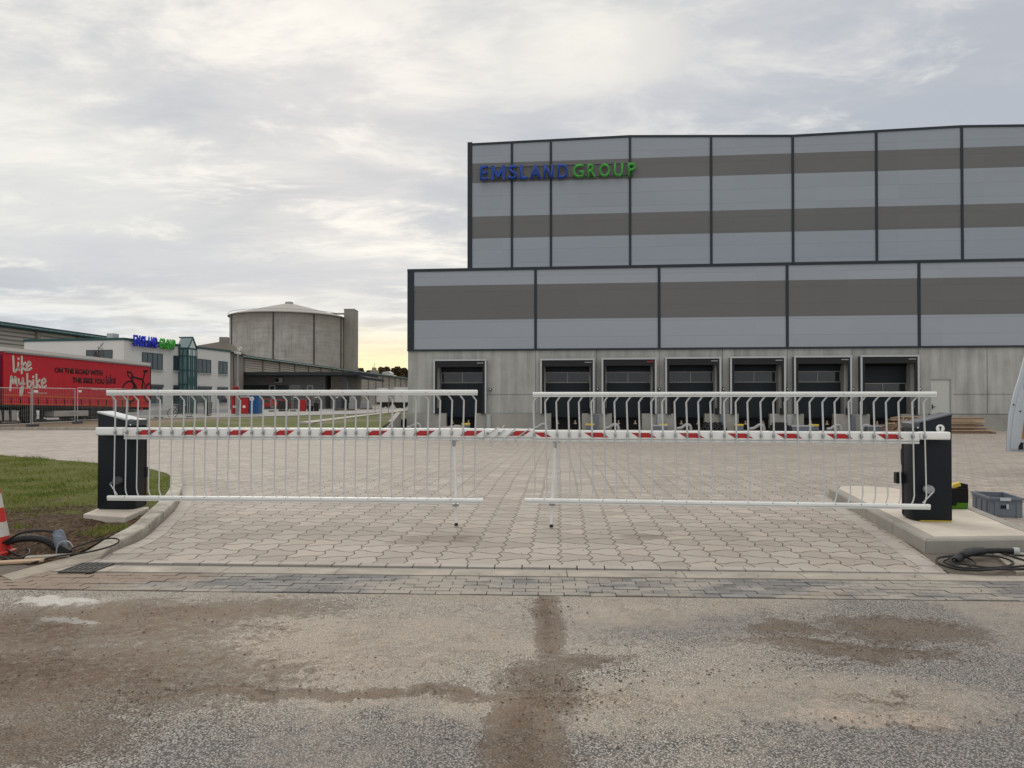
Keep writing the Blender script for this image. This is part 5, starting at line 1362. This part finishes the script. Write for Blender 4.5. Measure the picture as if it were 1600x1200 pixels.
# ================================================================== MESH FENCE PANELS
def panel(xa, Ya, xb, Yb, z0, label, H=2.0):
    A, B = at(xa,640,Ya), at(xb,640,Yb); fr, Ln = sideframe(A, B)
    za = zv(A.x,A.y) if A.y > BACK else 0
    e = empty('mesh_fence_panel', (A.x,A.y,z0), fr.a, label, 'fence panel', 'mesh fence panels before the lorry and office')
    m = MB(); r = .021
    m.tube([(0,0,.08),(0,0,H)], r, 6); m.tube([(Ln,0,.08),(Ln,0,H)], r, 6); m.tube([(0,0,H),(Ln,0,H)], r*.8, 6); m.tube([(0,0,.18),(Ln,0,.18)], r*.8, 6); m.build('panel_frame', M['mesh'], e)
    m = MB(); k = .12; s = k
    while s < Ln: m.box(s-.0013,s+.0013,-.002,.002,.18,H); s += k
    z = .36
    while z < H: m.box(0,Ln,-.0024,.0024,z-.0016,z+.0016); z += .26
    m.build('wire_mesh', M['mesh'], e)
    m = MB(); m.box(-.33,.33,-.12,.12,.0,.13); m.build('foot_block', M['anth_light'], e, bevel=.02)
    m = MB(); m.box(.06,.36,-.016,-.006,H-.24,H-.12); m.build('maker_plate', M['white'], e)
PN = [(-14,35.0,48.5,37.2,'leftmost mesh fence panel in front of the blue lorry cab'),(51,37.3,117,40.5,'mesh fence panel before the pale locker of the red trailer'),(121,40.7,177,44.3,'mesh fence panel before the rear wheels of the red trailer'),
      (179,44.5,199,47.2,'narrow looking mesh panel at the tail of the red trailer'),(200.5,47.4,245.5,49.5,'mesh fence panel between the lorry tail and the parked bicycle'),(248.5,49.6,293,52.5,'mesh fence panel before the small office windows and bicycle'),
      (296,52.6,323,56,'mesh fence panel in front of the glazed stair bay'),(326,56,337,61,'mesh fence panel at the far right of the office front')]
for a in PN:
    q_ = at(a[0],640,a[1]); r_ = at(a[2],640,a[3]); z_ = (zv(q_.x,max(q_.y,BACK))+zv(r_.x,max(r_.y,BACK)))/2
    panel(a[0],a[1],a[2],a[3],z_,a[4])

# ================================================================== SMALL THINGS IN THE BACKGROUND
def zb_(x, Y): return .262
def cabin(xa, xb, yt, Y, mat, name, label, cat, marks=None, D=1.1):
    A, B = at(xa,640,Y), at(xb,640,Y); z0 = zb_(0,0); H = at(xa,yt,Y).z-z0; w_ = B.x-A.x
    e = empty(name, (A.x,A.y,z0), 0, label, cat)
    m = MB(); m.box(0,w_,0,D,.08,H); m.build('cabin_body', mat, e, bevel=.03)
    return e, w_, H
for xa, xb, lb, cat in ((361,373,'red painted gas cabinet standing left under the round sign','cabinet'),(376,388.5,'narrower red painted gas cabinet left of the blue toilet cabin','cabinet')):
    e, w_, H = cabin(xa, xb, 621, 60, M['redbox'], 'gas_cabinet', lb, cat); e['group'] = 'red gas cabinets'
    m = MB(); m.box(.03,w_-.03,-.03,-.002,.12,H-.1); d = m.build('door', M['redbox'], e)
    m = MB(); m.lathe([(.13,0),(.13,.012)], 8, 'y', (w_*.45,-.032,H*.47)); m.build('warning_sticker', M['white'], d)
    m = MB(); m.box(-.03,w_+.03,-.08,1.15,H+.001,H+.09); m.build('cabinet_roof', M['redbox'] if xa < 370 else M['alu'], e)
e, w_, H = cabin(389, 403.5, 616, 60, M['bluebox'], 'portable_toilet', 'blue portable toilet cabin with a round white badge on its door', 'portable toilet')
m = MB(); m.box(.05,w_*.62,-.03,-.002,.12,H-.12); d = m.build('door', M['bluebox'], e)
m = MB(); m.lathe([(.19,0),(.19,.012)], 20, 'y', (w_*.32,-.032,H-.38)); bd = m.build('round_badge', M['white'], d)
text_mesh('badge_letters', 'WC', w_*.32-.11, w_*.32+.11, H-.44, H-.33, -.045, .006, M['blue_sign'], bd)
m = MB(); m.box(-.03,w_+.03,-.05,1.13,H+.001,H+.12); m.build('cabin_roof', M['bluebox'], e, bevel=.04)
# round red sign and camera mast
A = at(368.5, 640, 57); e = empty('traffic_sign', (A.x,A.y,.2), 0, 'red rimmed round traffic sign on a grey post above the red cabinets', 'sign'); zc2 = at(368.5,610,57).z-.2
m = MB(); m.tube([(0,.03,0),(0,.03,zc2+.2)], .035, 8); m.build('post', M['steel'], e)
m = MB(); m.lathe([(.34,0),(.34,.02)], 28, 'y', (0,0,zc2)); dsc = m.build('sign_disc', M['redbox'], e)
m = MB(); m.lathe([(.22,0),(.22,.004)], 24, 'y', (0,-.022,zc2)); m.build('sign_face', M['maroon'], dsc)
m = MB(); m.box(-.17,.17,-.030,-.0265,zc2-.035,zc2+.035); m.build('sign_bar', M['white'], dsc)
A = at(371.5, 640, 58); e = empty('camera_mast', (A.x,A.y,.2), 0, 'grey mast carrying white surveillance cameras at the office corner', 'mast'); zc2 = at(371,552,58).z-.2
m = MB(); m.tube([(0,0,0),(0,0,zc2*.55)], .10, 10); m.tube([(0,0,zc2*.55),(0,0,zc2)], .055, 10); m.build('mast_tube', M['steel'], e)
for i, (dx, dz) in enumerate(((.12,.30),(-.10,.05),(.16,-.02),(.24,.45))):
    m = MB(); m.tube([(dx*.4,0,zc2-.1+dz*.5),(dx,-.1,zc2+dz-.05)], .02, 6); m.box(dx-.09,dx+.10,-.25,-.02,zc2+dz-.07,zc2+dz+.07); c_ = m.build('camera_head', M['white'], e)
    m = MB(); m.tube([(dx,-.262,zc2+dz),(dx,-.251,zc2+dz)], .045, 10); m.build('lens', M['black'], c_)
m = MB(); m.tube(spline([(-.05,-.05,zc2),(-.35,0,zc2-.3),(-.32,0,zc2*.6),(-.28,0,zc2*.3),(-.3,0,.2)],5), .035, 6); m.build('hanging_cable', M['black'], e)
# bicycle leaning at the office
A = at(281, 652, 53); e = empty('bicycle', (A.x,A.y,zv(A.x,A.y)+.0), R(15), 'dark bicycle parked upright in front of the office bay', 'bicycle')
for dx in (-.5,.5):
    m = MB(); m.tube([(dx+.33*math.cos(t*math.pi/10),0,.34+.33*math.sin(t*math.pi/10)) for t in range(21)], .022, 6, caps=False); w_ = m.build('wheel', M['black'], e)
    m = MB()
    for t in range(8): m.tube([(dx,0,.34),(dx+.31*math.cos(t*math.pi/4),0,.34+.31*math.sin(t*math.pi/4))], .004, 4)
    m.build('spokes', M['steel'], w_)
m = MB()
for a, b in (((-.5,.34),(-.05,.32)),((-.5,.34),(-.2,.78)),((-.05,.32),(-.22,.85)),((-.05,.32),(.35,.75)),((-.2,.78),(.33,.82)),((.35,.88),(.5,.34))): m.tube([(a[0],0,a[1]),(b[0],0,b[1])], .02, 6)
m.build('frame', M['black'], e)
m = MB(); m.box(-.34,-.10,-.06,.06,.86,.91); m.build('saddle', M['black'], e, bevel=.02)
m = MB(); m.tube([(.33,-.25,.98),(.36,0,.96),(.33,.25,.98)], .015, 6); m.tube([(.35,0,.88),(.36,0,.97)], .018, 6); m.build('handlebar', M['steel'], e)
# bins, barrels and sacks by the canopy
def tub(px, Y, w_, h_, mat, name, label, cat, group=None):
    A = at(px,640,Y); e = empty(name, (A.x,A.y,zb_(0,0) if Y > 58 else zv(A.x,A.y)), 0, label, cat, group)
    m = MB(); m.prism([(-w_/2*.86,-w_/2*.8),(w_/2*.86,-w_/2*.8),(w_/2*.86,w_/2*.8),(-w_/2*.86,w_/2*.8)], 0, h_)
    for q in range(4,8): v = m.v[q]; m.v[q] = (v[0]*1.15, v[1]*1.15, v[2])
    b_ = m.build('tub_body', mat, e, bevel=.03)
    m = MB(); m.box(-w_/2*1.04,w_/2*1.04,-w_/2*.97,w_/2*.97,h_+.002,h_+.07); m.build('lid', mat, e, bevel=.02)
tub(325,60,.55,1.0,M['black'],'wheeled_bin','black wheeled bin right of the glazed stair bay','bin')
tub(443,80,1.0,1.05,M['black'],'wheeled_bin','wide black bin left of the red tub by the grey building','bin')
tub(473,80,.72,1.2,M['redbox'],'red_tub','upright red tub standing on the verge by the grey building','tub')
tub(485,80,.6,.55,M['black'],'wheeled_bin','lowest black bin just right of the red tub','bin'); tub(494.5,80,.5,.9,M['black'],'wheeled_bin','taller black bin farthest right of the red tub','bin')
for px, lb in ((416,'dark red car roof shape behind the verge left of the black bin'),(434,'second dark red car roof shape touching the black bin')): pass
# cars behind the verge, low red ones
def car(px, Y, L_, mat, label, rz=0.0):
    A = at(px,640,Y); e = empty('parked_car', (A.x,A.y,zb_(0,0)), rz, label, 'car', 'cars parked before the grey building')
    m = MB(); m.prism_y([(-L_/2,.28),(L_/2,.28),(L_/2,.75),(L_*.34,.86),(L_*.18,1.32),(-L_*.25,1.36),(-L_*.42,.9),(-L_/2,.82)], -.8, .8); m.build('body', mat, e, bevel=.08, smooth=True)
    m = MB(); m.prism_y([(L_*.30,.88),(L_*.16,1.24),(-L_*.22,1.28),(-L_*.36,.92)], -.812, -.803); m.build('side_window', M['glass_dark'], e)
    for dx in (-L_*.31,L_*.31):
        m = MB(); m.lathe([(.18,0),(.31,.01),(.31,.2),(.18,.2)], 18, 'y', (dx,-.62,.31)); w_ = m.build('wheel', M['tyre'], e)
        m = MB(); m.lathe([(.17,0),(.17,.012)], 12, 'y', (dx,-.822,.31)); m.build('rim', M['rim'], w_)
car(417, 100, 3.4, M['redbox'], 'small dark red car parked left before the grey building'); car(436.5, 101, 2.8, M['redbox'], 'dark red car half hidden behind the wide black bin')
# pallet racks and white vans near the warehouse corner
def van(px, Y, L_, label, rz):
    A = at(px,640,Y); e = empty('white_lorry', (A.x,A.y,zb_(0,0)), rz, label, 'lorry', 'white lorries far behind at the warehouse corner')
    m = MB(); m.box(-L_/2,L_/2*.55,-1.2,1.2,.9,3.2); m.build('cargo_box', M['render_white'], e)
    m = MB(); m.prism_y([(L_/2*.57,.5),(L_/2,.5),(L_/2,1.6),(L_/2*.9,2.6),(L_/2*.57,2.7)], -1.1, 1.1); cb = m.build('cab', M['white'], e, bevel=.06)
    m = MB(); m.box(L_/2*.66,L_/2*.88,-1.112,-1.102,1.6,2.3); m.build('cab_window', M['glass_dark'], cb)
    m = MB(); m.box(-L_/2,L_/2*.9,-1.0,1.0,.5,.88); m.build('chassis_beam', M['black'], e)
    for dx in (-L_*.36,-L_*.2,L_*.36):
        m = MB(); m.lathe([(.2,0),(.45,.02),(.45,.28),(.2,.3)], 18, 'y', (dx,-.85,.45)); m.build('wheel', M['tyre'], e)
van(614, 120, 5.0, 'white lorry parked farthest left beyond the footpath end', R(20)); van(631, 112, 4.2, 'white lorry half hidden by the warehouse corner', R(35))
# stacked goods under the canopy
G_S = 'goods stacked under the canopy'
for i, (px, w_, h_, mt_, lb) in enumerate(((529,1.2,1.7,'anth_light','dark stack of goods under the canopy beside the wall end'),(541,1.1,2.1,'black','tallest black stack of goods beneath the canopy tip'),(551,1.0,1.6,'steel','grey wrapped stack of goods outside the canopy tip'),(572,1.6,1.0,'steel','low grey crate stack on the grass beyond the canopy'))):
    A = at(px,640,86 if i < 3 else 95); e = empty('goods_stack', (A.x,A.y,zb_(0,0)), R(i*7), lb, 'stack', G_S)
    m = MB(); m.box(-w_/2,w_/2,-.5,.5,0,.14); m.build('pallet_base', M['wood_old'], e)
    m = MB(); m.box(-w_/2+.03,w_/2-.03,-.45,.45,.142,h_*.55); m.build('wrapped_load', M[mt_], e, bevel=.05)
    m = MB(); m.box(-w_/2+.1,w_/2-.12,-.4,.42,h_*.552,h_); m.build('wrapped_load', M[mt_], e, bevel=.05)
# thin mesh fence along the service road in front of the grey building
for i in range(5):
    xa = 392+i*33; panel(xa, 74+i*2.5, xa+31, 76+i*2.5, .27, ('','')[0]+('mesh fence panel %s' % ('right of the blue toilet cabin','before the wide black bin','before the red tub','before the dark wall end','at the canopy tip by the footpath')[i]), 1.7)
# bollard posts with a chain? small posts along the verge
for i, px in enumerate((391, 586, 596, 607)):
    A = at(px, 655, 66); e = empty('short_post', (A.x,A.y,zv(A.x,A.y)), 0, ('thin grey post on the verge right of the blue toilet cabin','thin grey post beside the far end of the footpath, leftmost','thin grey post beside the far end of the footpath, middle','thin grey post beside the far end of the footpath, rightmost')[i], 'post', 'thin posts on the verge')
    m = MB(); m.tube([(0,0,0),(0,0,1.0)], .03, 6); m.build('post', M['steel'], e)
    m = MB(); m.tube([(0,0,1.002),(0,0,1.04)], .045, 6); m.build('cap', M['black'], e)
# bare sapling before the office gable
A = at(153.5, 600, 56.5); e = empty('young_tree', (A.x,A.y,.2), 0, 'bare young tree rising above the trailer in front of the office gable', 'tree'); zt3 = at(153,535,56.5).z-.2
m = MB(); m.tube([(0,0,0),(.05,0,zt3*.6),(0,0,zt3*.95)], [.06,.04,.02], 7); m.build('trunk', M['bark'], e)
m = MB(); r3 = random.Random(5)
for k in range(34):
    z_ = zt3*r3.uniform(.5,.93); a = r3.uniform(0,6.28); l_ = r3.uniform(.3,.8); p = [(0,0,z_),(math.cos(a)*l_*.5,math.sin(a)*l_*.5,z_+l_*.5),(math.cos(a)*l_*.7,math.sin(a)*l_*.7,min(z_+l_,zt3+.1))]
    m.tube(p, [.018,.012,.006], 4)
    for q in range(3): b_ = Vector(p[1])+Vector((r3.gauss(0,.12),r3.gauss(0,.12),r3.uniform(0,.3))); m.tube([p[1],tuple(b_)], [.01,.005], 4)
m.build('crown', M['bark'], e)

# ================================================================== FOREGROUND THINGS
# warning cone at the left edge
c = gnd(-13, 866); e = empty('traffic_cone', (c.x,c.y,.008), 0, 'tall red and white traffic cone cut by the left picture edge', 'traffic cone')
H = 1.5-(761-625)*c.y/1130.0+.04-.0; 
rb, rt = .165, .035; st = 0; hs = [0,.14,.285,.43,.575,.72,.80]; H = hs[-1]; Rz = lambda z: rb+(rt-rb)*z/H
m = MB(); m.prism([(-.21,-.16),(-.16,-.21),(.16,-.21),(.21,-.16),(.21,.16),(.16,.21),(-.16,.21),(-.21,.16)], 0, .035); m.build('base', M['cone_red'], e, bevel=.008)
for k in range(6):
    m = MB(); a, b = .036+hs[k]*.95, .036+hs[k+1]*.95; m.lathe([(Rz(hs[k]),a),(Rz(hs[k+1]),b)], 32); m.build('red_band' if k%2 == 0 else 'white_band', M['cone_red'] if k%2 == 0 else M['cone_white'], e, smooth=True)
# industrial connector with hose at the left
D3 = lambda x, y, z=0.02: tuple(gnd(x, y, z))
hz = [(-40,872,.03),(-10,862,.04),(15,852,.06),(40,845,.075),(62,843,.085),(80,848,.075),(90,858,.05)]
e = empty('supply_hose', gnd(0,860,0), 0, 'thick black corrugated hose ending in an open blue grey connector on the left bank', 'hose')
def reloc(pts): o = Vector(e.location); return [Vector(p)-o for p in pts]
m = MB(); pts = spline([at(x,y,7.05) for x,y in ((-45,866),(-10,856),(15,846),(40,841),(62,842),(78,848),(90,858))], 12)
m.tube(reloc(pts), [.036 if i%2 else .031 for i in range(len(pts))], 12); m.build('corrugated_hose', M['hose'], e)
m = MB(); o_ = Vector(e.location); a_ = at(98,860,6.98)-o_; b_ = at(90,829,7.02)-o_; m.tube([a_, a_.lerp(b_,.45), a_.lerp(b_,.5), b_.lerp(a_,.12), b_], [.050,.056,.054,.050,.036], 14); m.build('connector_shell', M['blue_plug'], e, smooth=True)
m = MB(); q_ = at(100,862,6.93)-o_; m.obox(q_, .12, .05, .10, Matrix.Rotation(.5,3,'Y')); m.build('contact_block', M['black'], e, bevel=.01)
m = MB(); pts = spline([at(x,y,6.9) for x,y in ((88,866),(90,852),(98,846),(108,847),(115,856))],5); m.tube(reloc(pts), .006, 6); m.build('locking_bail', M['steel'], e)
m = MB(); pts = spline([at(x,y,7.0) for x,y in ((-30,866),(10,845),(30,834),(48,830),(66,829),(84,831))],8); m.tube(reloc(pts), .011, 6); m.build('side_cable', M['black'], e)
def cable(name, label, pts, r, mat='black', grp=None, nn=7):
    m = MB(); P_ = spline([Vector(p) for p in pts], nn); o0 = P_[0].copy(); m.tube([p-o0 for p in P_], r, 7)
    o = m.build(name, M[mat], smooth=True); o.location = o0; tag(o, label, 'cable', grp); return o
G3 = lambda L_, z=.02: [gnd(x,y,z) for x,y in L_]
cable('loose_cable', 'thin black cable looping across the left kerb to the paving', G3([(43,881),(60,876),(90,868),(120,864),(150,860),(172,852),(185,846),(184,842),(170,841),(150,844),(128,850),(110,857)],.035)[:0]+[gnd(43,882,.022),gnd(62,876,.03),gnd(90,869,.045),gnd(130,864,.055),gnd(162,857,.085),gnd(181,850,.11),gnd(186,844,.13),gnd(176,841,.135),gnd(155,843,.13),gnd(132,850,.115),gnd(112,857,.09)], .008)
cable('loose_cable', 'second thin black cable lying beside the connector on the left kerb', [gnd(140,859,.03),gnd(110,864,.03),gnd(85,868,.03),gnd(72,864,.03),(gnd(84,862,.03))], .008)
cable('loose_cable', 'bunched black cable behind the base of the traffic cone', [gnd(-30,862,.04),gnd(10,858,.04),gnd(30,855,.04),gnd(44,858,.04),gnd(44,866,.03),gnd(30,873,.02),gnd(10,873,.02),gnd(-20,884,.02)], .010)
cable('loose_cable', 'short black cable end in front of the traffic cone', [gnd(-30,850,.04),gnd(0,855,.05),gnd(16,862,.04),gnd(32,869,.02)], .010)
cable('loose_cable', 'lowest black cable curving past the traffic cone base', [gnd(-30,868,.03),gnd(-5,869,.04),gnd(10,872,.04),gnd(20,879,.01)], .010)
for k, (xa,ya,xb,yb) in enumerate(((40,872,110,868),(-10,880,70,876))):
    a, b = gnd(xa,ya,.025), gnd(xb,yb,.02); d = (b-a); m = MB(); m.obox((0,0,0), d.length, .10, .022)
    o = m.build('board', M['wood'] if k else M['cream'], bevel=.004); o.location = (a+b)/2+Vector((0,0,.004)); o.rotation_euler = (0,0,math.atan2(d.y,d.x)); tag(o, ('pale short board lying under the blue grey connector','pale board lying in front of the traffic cone')[k], 'board')
# drain grate
a, b, c_, d_ = gnd(104,892.3,.006), gnd(150,893.2,.006), gnd(166,883.8,.006), gnd(124,883,.006)
e = empty('drain_grate', ((a+c_)/2), fs.a, 'small cast iron drain grate at the left end of the gutter', 'drain grate')
m = MB(); W_, D_ = .30, .34
m.box(-W_/2,W_/2,-D_/2,-D_/2+.03,0,.012); m.box(-W_/2,W_/2,D_/2-.03,D_/2,0,.012)
for k in range(7): s = -W_/2+k*(W_-.025)/6; m.box(s,s+.025,-D_/2+.03,D_/2-.03,0,.011)
m.box(-W_/2+.025,W_/2-.025,-.012,.012,0,.0105)
m.build('grate_bars', M['grate'], e); m = MB(); m.box(-W_/2+.002,W_/2-.002,-D_/2+.002,D_/2-.002,-.004,.003); m.build('sump', M['void'], e)

# coil of cable and connector right
cs = [('outer loop of black cable lying in front of the right island kerb', [(1640,853),(1600,846),(1560,847),(1530,853),(1505,866),(1490,868),(1466,872),(1466,880),(1490,888),(1520,891),(1548,890),(1580,886),(1640,881)], .010),
      ('inner loop of black cable lying in front of the right island kerb', [(1488,880),(1510,882),(1545,887),(1570,885),(1582,881),(1580,876),(1560,870),(1530,868),(1508,869),(1488,877)], .009),
      ('black cable arching over the inner loop toward the right edge', [(1488,872),(1505,862),(1520,857),(1545,859),(1570,866),(1600,875),(1640,884)], .009),
      ('thin black cable lying highest along the right island kerb', [(1640,848),(1590,845),(1555,851),(1525,856),(1500,868),(1475,870)], .008),
      ('wide black loop hanging over the face of the right island kerb', [(1640,838),(1590,840),(1545,846),(1512,858),(1486,874),(1500,886),(1545,889),(1600,889),(1640,887)], .009),
      ('tight black cable ring lying left of the thick hose', [(1476,876),(1492,870),(1512,872),(1524,880),(1508,887),(1488,884),(1474,878)], .008),
      ('short black cable behind the thick hose near the right edge', [(1530,864),(1560,863),(1590,867),(1640,872)], .008)]
for lb, L_, r in cs: cable('loose_cable', lb, [gnd(x,y,.050+.012*math.sin(x*.07)) for x,y in L_], r, 'black', 'cables coiled by the right island')
o_ = gnd(1500,880,0); e = empty('supply_hose', o_, 0, 'thick black ribbed hose with grey end cap amid the cable coil on the right', 'hose')
pts = spline([gnd(1493,877,.03),gnd(1500,870,.06),gnd(1508,866,.08),gnd(1522,862,.09),gnd(1536,861,.08)],10); m = MB(); m.tube([p-o_ for p in pts], [.037 if i%2 else .032 for i in range(len(pts))], 12); m.build('corrugated_hose', M['hose'], e)
pts = [gnd(1536,861,.08),gnd(1560,860.5,.075),gnd(1584,861,.075)]; m = MB(); m.tube([p-o_ for p in pts], .026, 12); m.build('connector_shell', M['black'], e, smooth=True)
pts = [gnd(1583,861,.075),gnd(1592,861.5,.075)]; m = MB(); m.tube([p-o_ for p in pts], .036, 12); m.build('end_cap', M['grey_pvc'], e, smooth=True)
# grey crate right
C0 = gnd(1585,809,0.0); fk = Frame((0,0), 0)
e = empty('plastic_crate', (6.02,9.55,.0), 0, 'open grey plastic crate with paper labels standing beside the right island', 'crate')
A1 = gnd(1549,795,.0); A2 = gnd(1581,808.5,.0); Bk = gnd(1519,788,.0)
M1 = at(1553,797,9.3); M2 = at(1583,808,9.0)
# short side from px 1553 to 1584, long side recedes to px 1518
p0 = gnd(1553,799,0); p1 = gnd(1584,808.5,0); p2 = gnd(1519,789,0)
ang = math.atan2(p1.y-p0.y, p1.x-p0.x); ws = .37; wl = .62; hC = .25
e.location = (6.13, 9.30, .004); e.rotation_euler = (0,0,R(-15))
def crate_wall(x0,x1,y0,y1): 
    m = MB(); m.box(x0,x1,y0,y1,.012,hC); m.build('crate_wall', M['crate'], e, bevel=.003)
crate_wall(0,ws,0,.012); crate_wall(0,ws,wl-.012,wl); crate_wall(0,.012,.0125,wl-.0125); crate_wall(ws-.012,ws,.0125,wl-.0125)
m = MB(); m.box(.001,ws-.001,.001,wl-.001,0,.0115); m.build('crate_floor', M['crate'], e)
m = MB()
for (x0,x1,y0,y1) in ((-.016,ws+.016,-.016,.0),(-.016,ws+.016,wl,wl+.016),(-.016,-.0005,.0005,wl-.0005),(ws+.0005,ws+.016,.0005,wl-.0005)): m.box(x0,x1,y0,y1,hC-.03,hC-.001); m.box(x0+.004,x1-.004,y0+.004 if y0<0 else y0,y1-.004 if y1>wl else y1,hC-.055,hC-.045)
m.build('crate_rim', M['crate'], e)
m = MB()
for x_ in (.06,.30): m.box(x_,x_+.04,-.008,-.0005,.0,hC-.056)
for y_ in (.08,.27,.47): m.box(-.008,-.0005,y_,y_+.035,.0,hC-.056)
m.build('crate_rib', M['crate'], e)
m = MB(); m.box(.115,.235,-.019,-.0165,hC-.04,hC-.004); m.build('paper_label', M['crate_light'], e)
m = MB(); m.box(.125,.20,-.003,-.0008,.105,.150); m.build('dark_label', M['anthracite'], e); m = MB(); m.box(.19,.215,-.006,-.0035,.105,.165); m.build('paper_label', M['crate_light'], e)
m = MB(); m.box(.1,.28,.15,.4,.0122,.05); m.build('papers_inside', M['crate_light'], e)
# open tool bag behind the right cabinet
tb = gnd(1496,795.5,.141); e = empty('tool_bag', (tb.x-.30,tb.y,.142), R(-4), 'open black tool bag with green base behind the right barrier cabinet', 'tool bag')
m = MB(); m.box(0,.42,0,.24,0,.085); m.build('bag_base', M['green'], e, bevel=.02)
m = MB(); m.box(.0,.42,-.004,.012,.086,.26); m.box(.0,.42,.228,.244,.086,.28); m.box(.0,.012,.0125,.2275,.086,.27); m.box(.408,.424,.0125,.2275,.02,.31); m.box(.012,.408,.0125,.2275,.087,.10); m.build('bag_body', M['bag'], e, bevel=.004)
m = MB(); m.box(.22,.27,-.02,-.005,.05,.13); m.build('bag_strap', M['bag'], e)
m = MB(); m.obox((.30,.10,.28), .15, .05, .055, Matrix.Rotation(-.35,3,'Y')); m.build('yellow_tool', M['yellow'], e, bevel=.01)
m = MB(); m.tube([(.33,.14,.2),(.36,.12,.30)], .018, 8); m.build('red_tool_handle', M['cone_red'], e); m = MB(); m.tube([(.24,.08,.2),(.25,.06,.29)], .016, 8); m.build('white_bottle', M['white'], e)
m = MB(); m.obox((.20,.1,.30), .10, .08, .03); m.build('yellow_tool', M['ply'], e, bevel=.006)

# open rear door of a white van on the right
vY = 14.5; VA = at(1574.5, 706, vY)
e = empty('white_van', (VA.x, VA.y, 0), R(-6), 'white van at the right edge with its rear door swung open', 'van')
V = lambda x, y: ((at(x,y,vY).x-VA.x), at(x,y,vY).z)
out = [V(1574.3,705.8),V(1640,708),V(1640,500),V(1612,520),V(1600,556),V(1592,588),V(1583,618),V(1577,650),V(1575,680)]
m = MB(); m.prism_y(out, 0, .05); dr = m.build('rear_door', M['van_white'], e, bevel=.012, smooth=True)
inn = [V(1578,702),V(1640,704),V(1640,520),V(1606,560),V(1597,592),V(1588,622),V(1582,652),V(1579,680)]
m = MB(); m.prism_y(inn, -.03, -.001); m.build('door_lining', M['van_white'], dr, bevel=.01, smooth=True)
m = MB(); m.prism_y([V(1593.5,685),V(1640,687),V(1640,643),V(1598.5,647)], -.05, -.0305); m.build('plywood_panel', M['ply'], dr)
m = MB()
for x_, y_ in ((1582,632.5),(1591.5,642.5)): c2 = V(x_,y_); m.tube([(c2[0],-.04,c2[1]),(c2[0],-.031,c2[1])], .016, 8)
m.build('bump_stop', M['black'], dr)
m = MB(); c2 = V(1592.5,697); m.prism_y([(c2[0]-.05,c2[1]-.07),(c2[0]+.05,c2[1]-.06),(c2[0]+.04,c2[1]+.02),(c2[0]+.055,c2[1]+.07),(c2[0]+.0,c2[1]+.08),(c2[0]-.045,c2[1]-.0)], -.036, -.0305); m.build('latch', M['black'], dr)
m = MB(); c2 = V(1600,602); m.box(c2[0]-.04,c2[0]+.1,-.05,-.0305,c2[1]-.06,c2[1]+.04); m.build('lock_housing', M['black'], dr)
m = MB(); m.prism_y(out, .052, .056); m.build('door_seal', M['steel'], dr)
x0v = V(1640,600)[0]+.1
m = MB(); m.prism_y([(x0v,.35),(x0v+5.6,.35),(x0v+5.7,1.1),(x0v+4.8,1.5),(x0v+4.1,2.5),(x0v+.05,2.6)], -2.05, -.08); m.build('van_body', M['van_white'], e, bevel=.08, smooth=True)
for x_ in (x0v+1.0, x0v+4.5):
    m = MB(); m.lathe([(.2,0),(.34,.01),(.34,.2),(.2,.22)], 20, 'y', (x_,-1.86,.34)); m.build('wheel', M['tyre'], e)
m = MB(); m.box(x0v+3.2,x0v+4.0,-2.06,-2.052,1.5,2.1); m.build('side_window', M['glass_dark'], e)
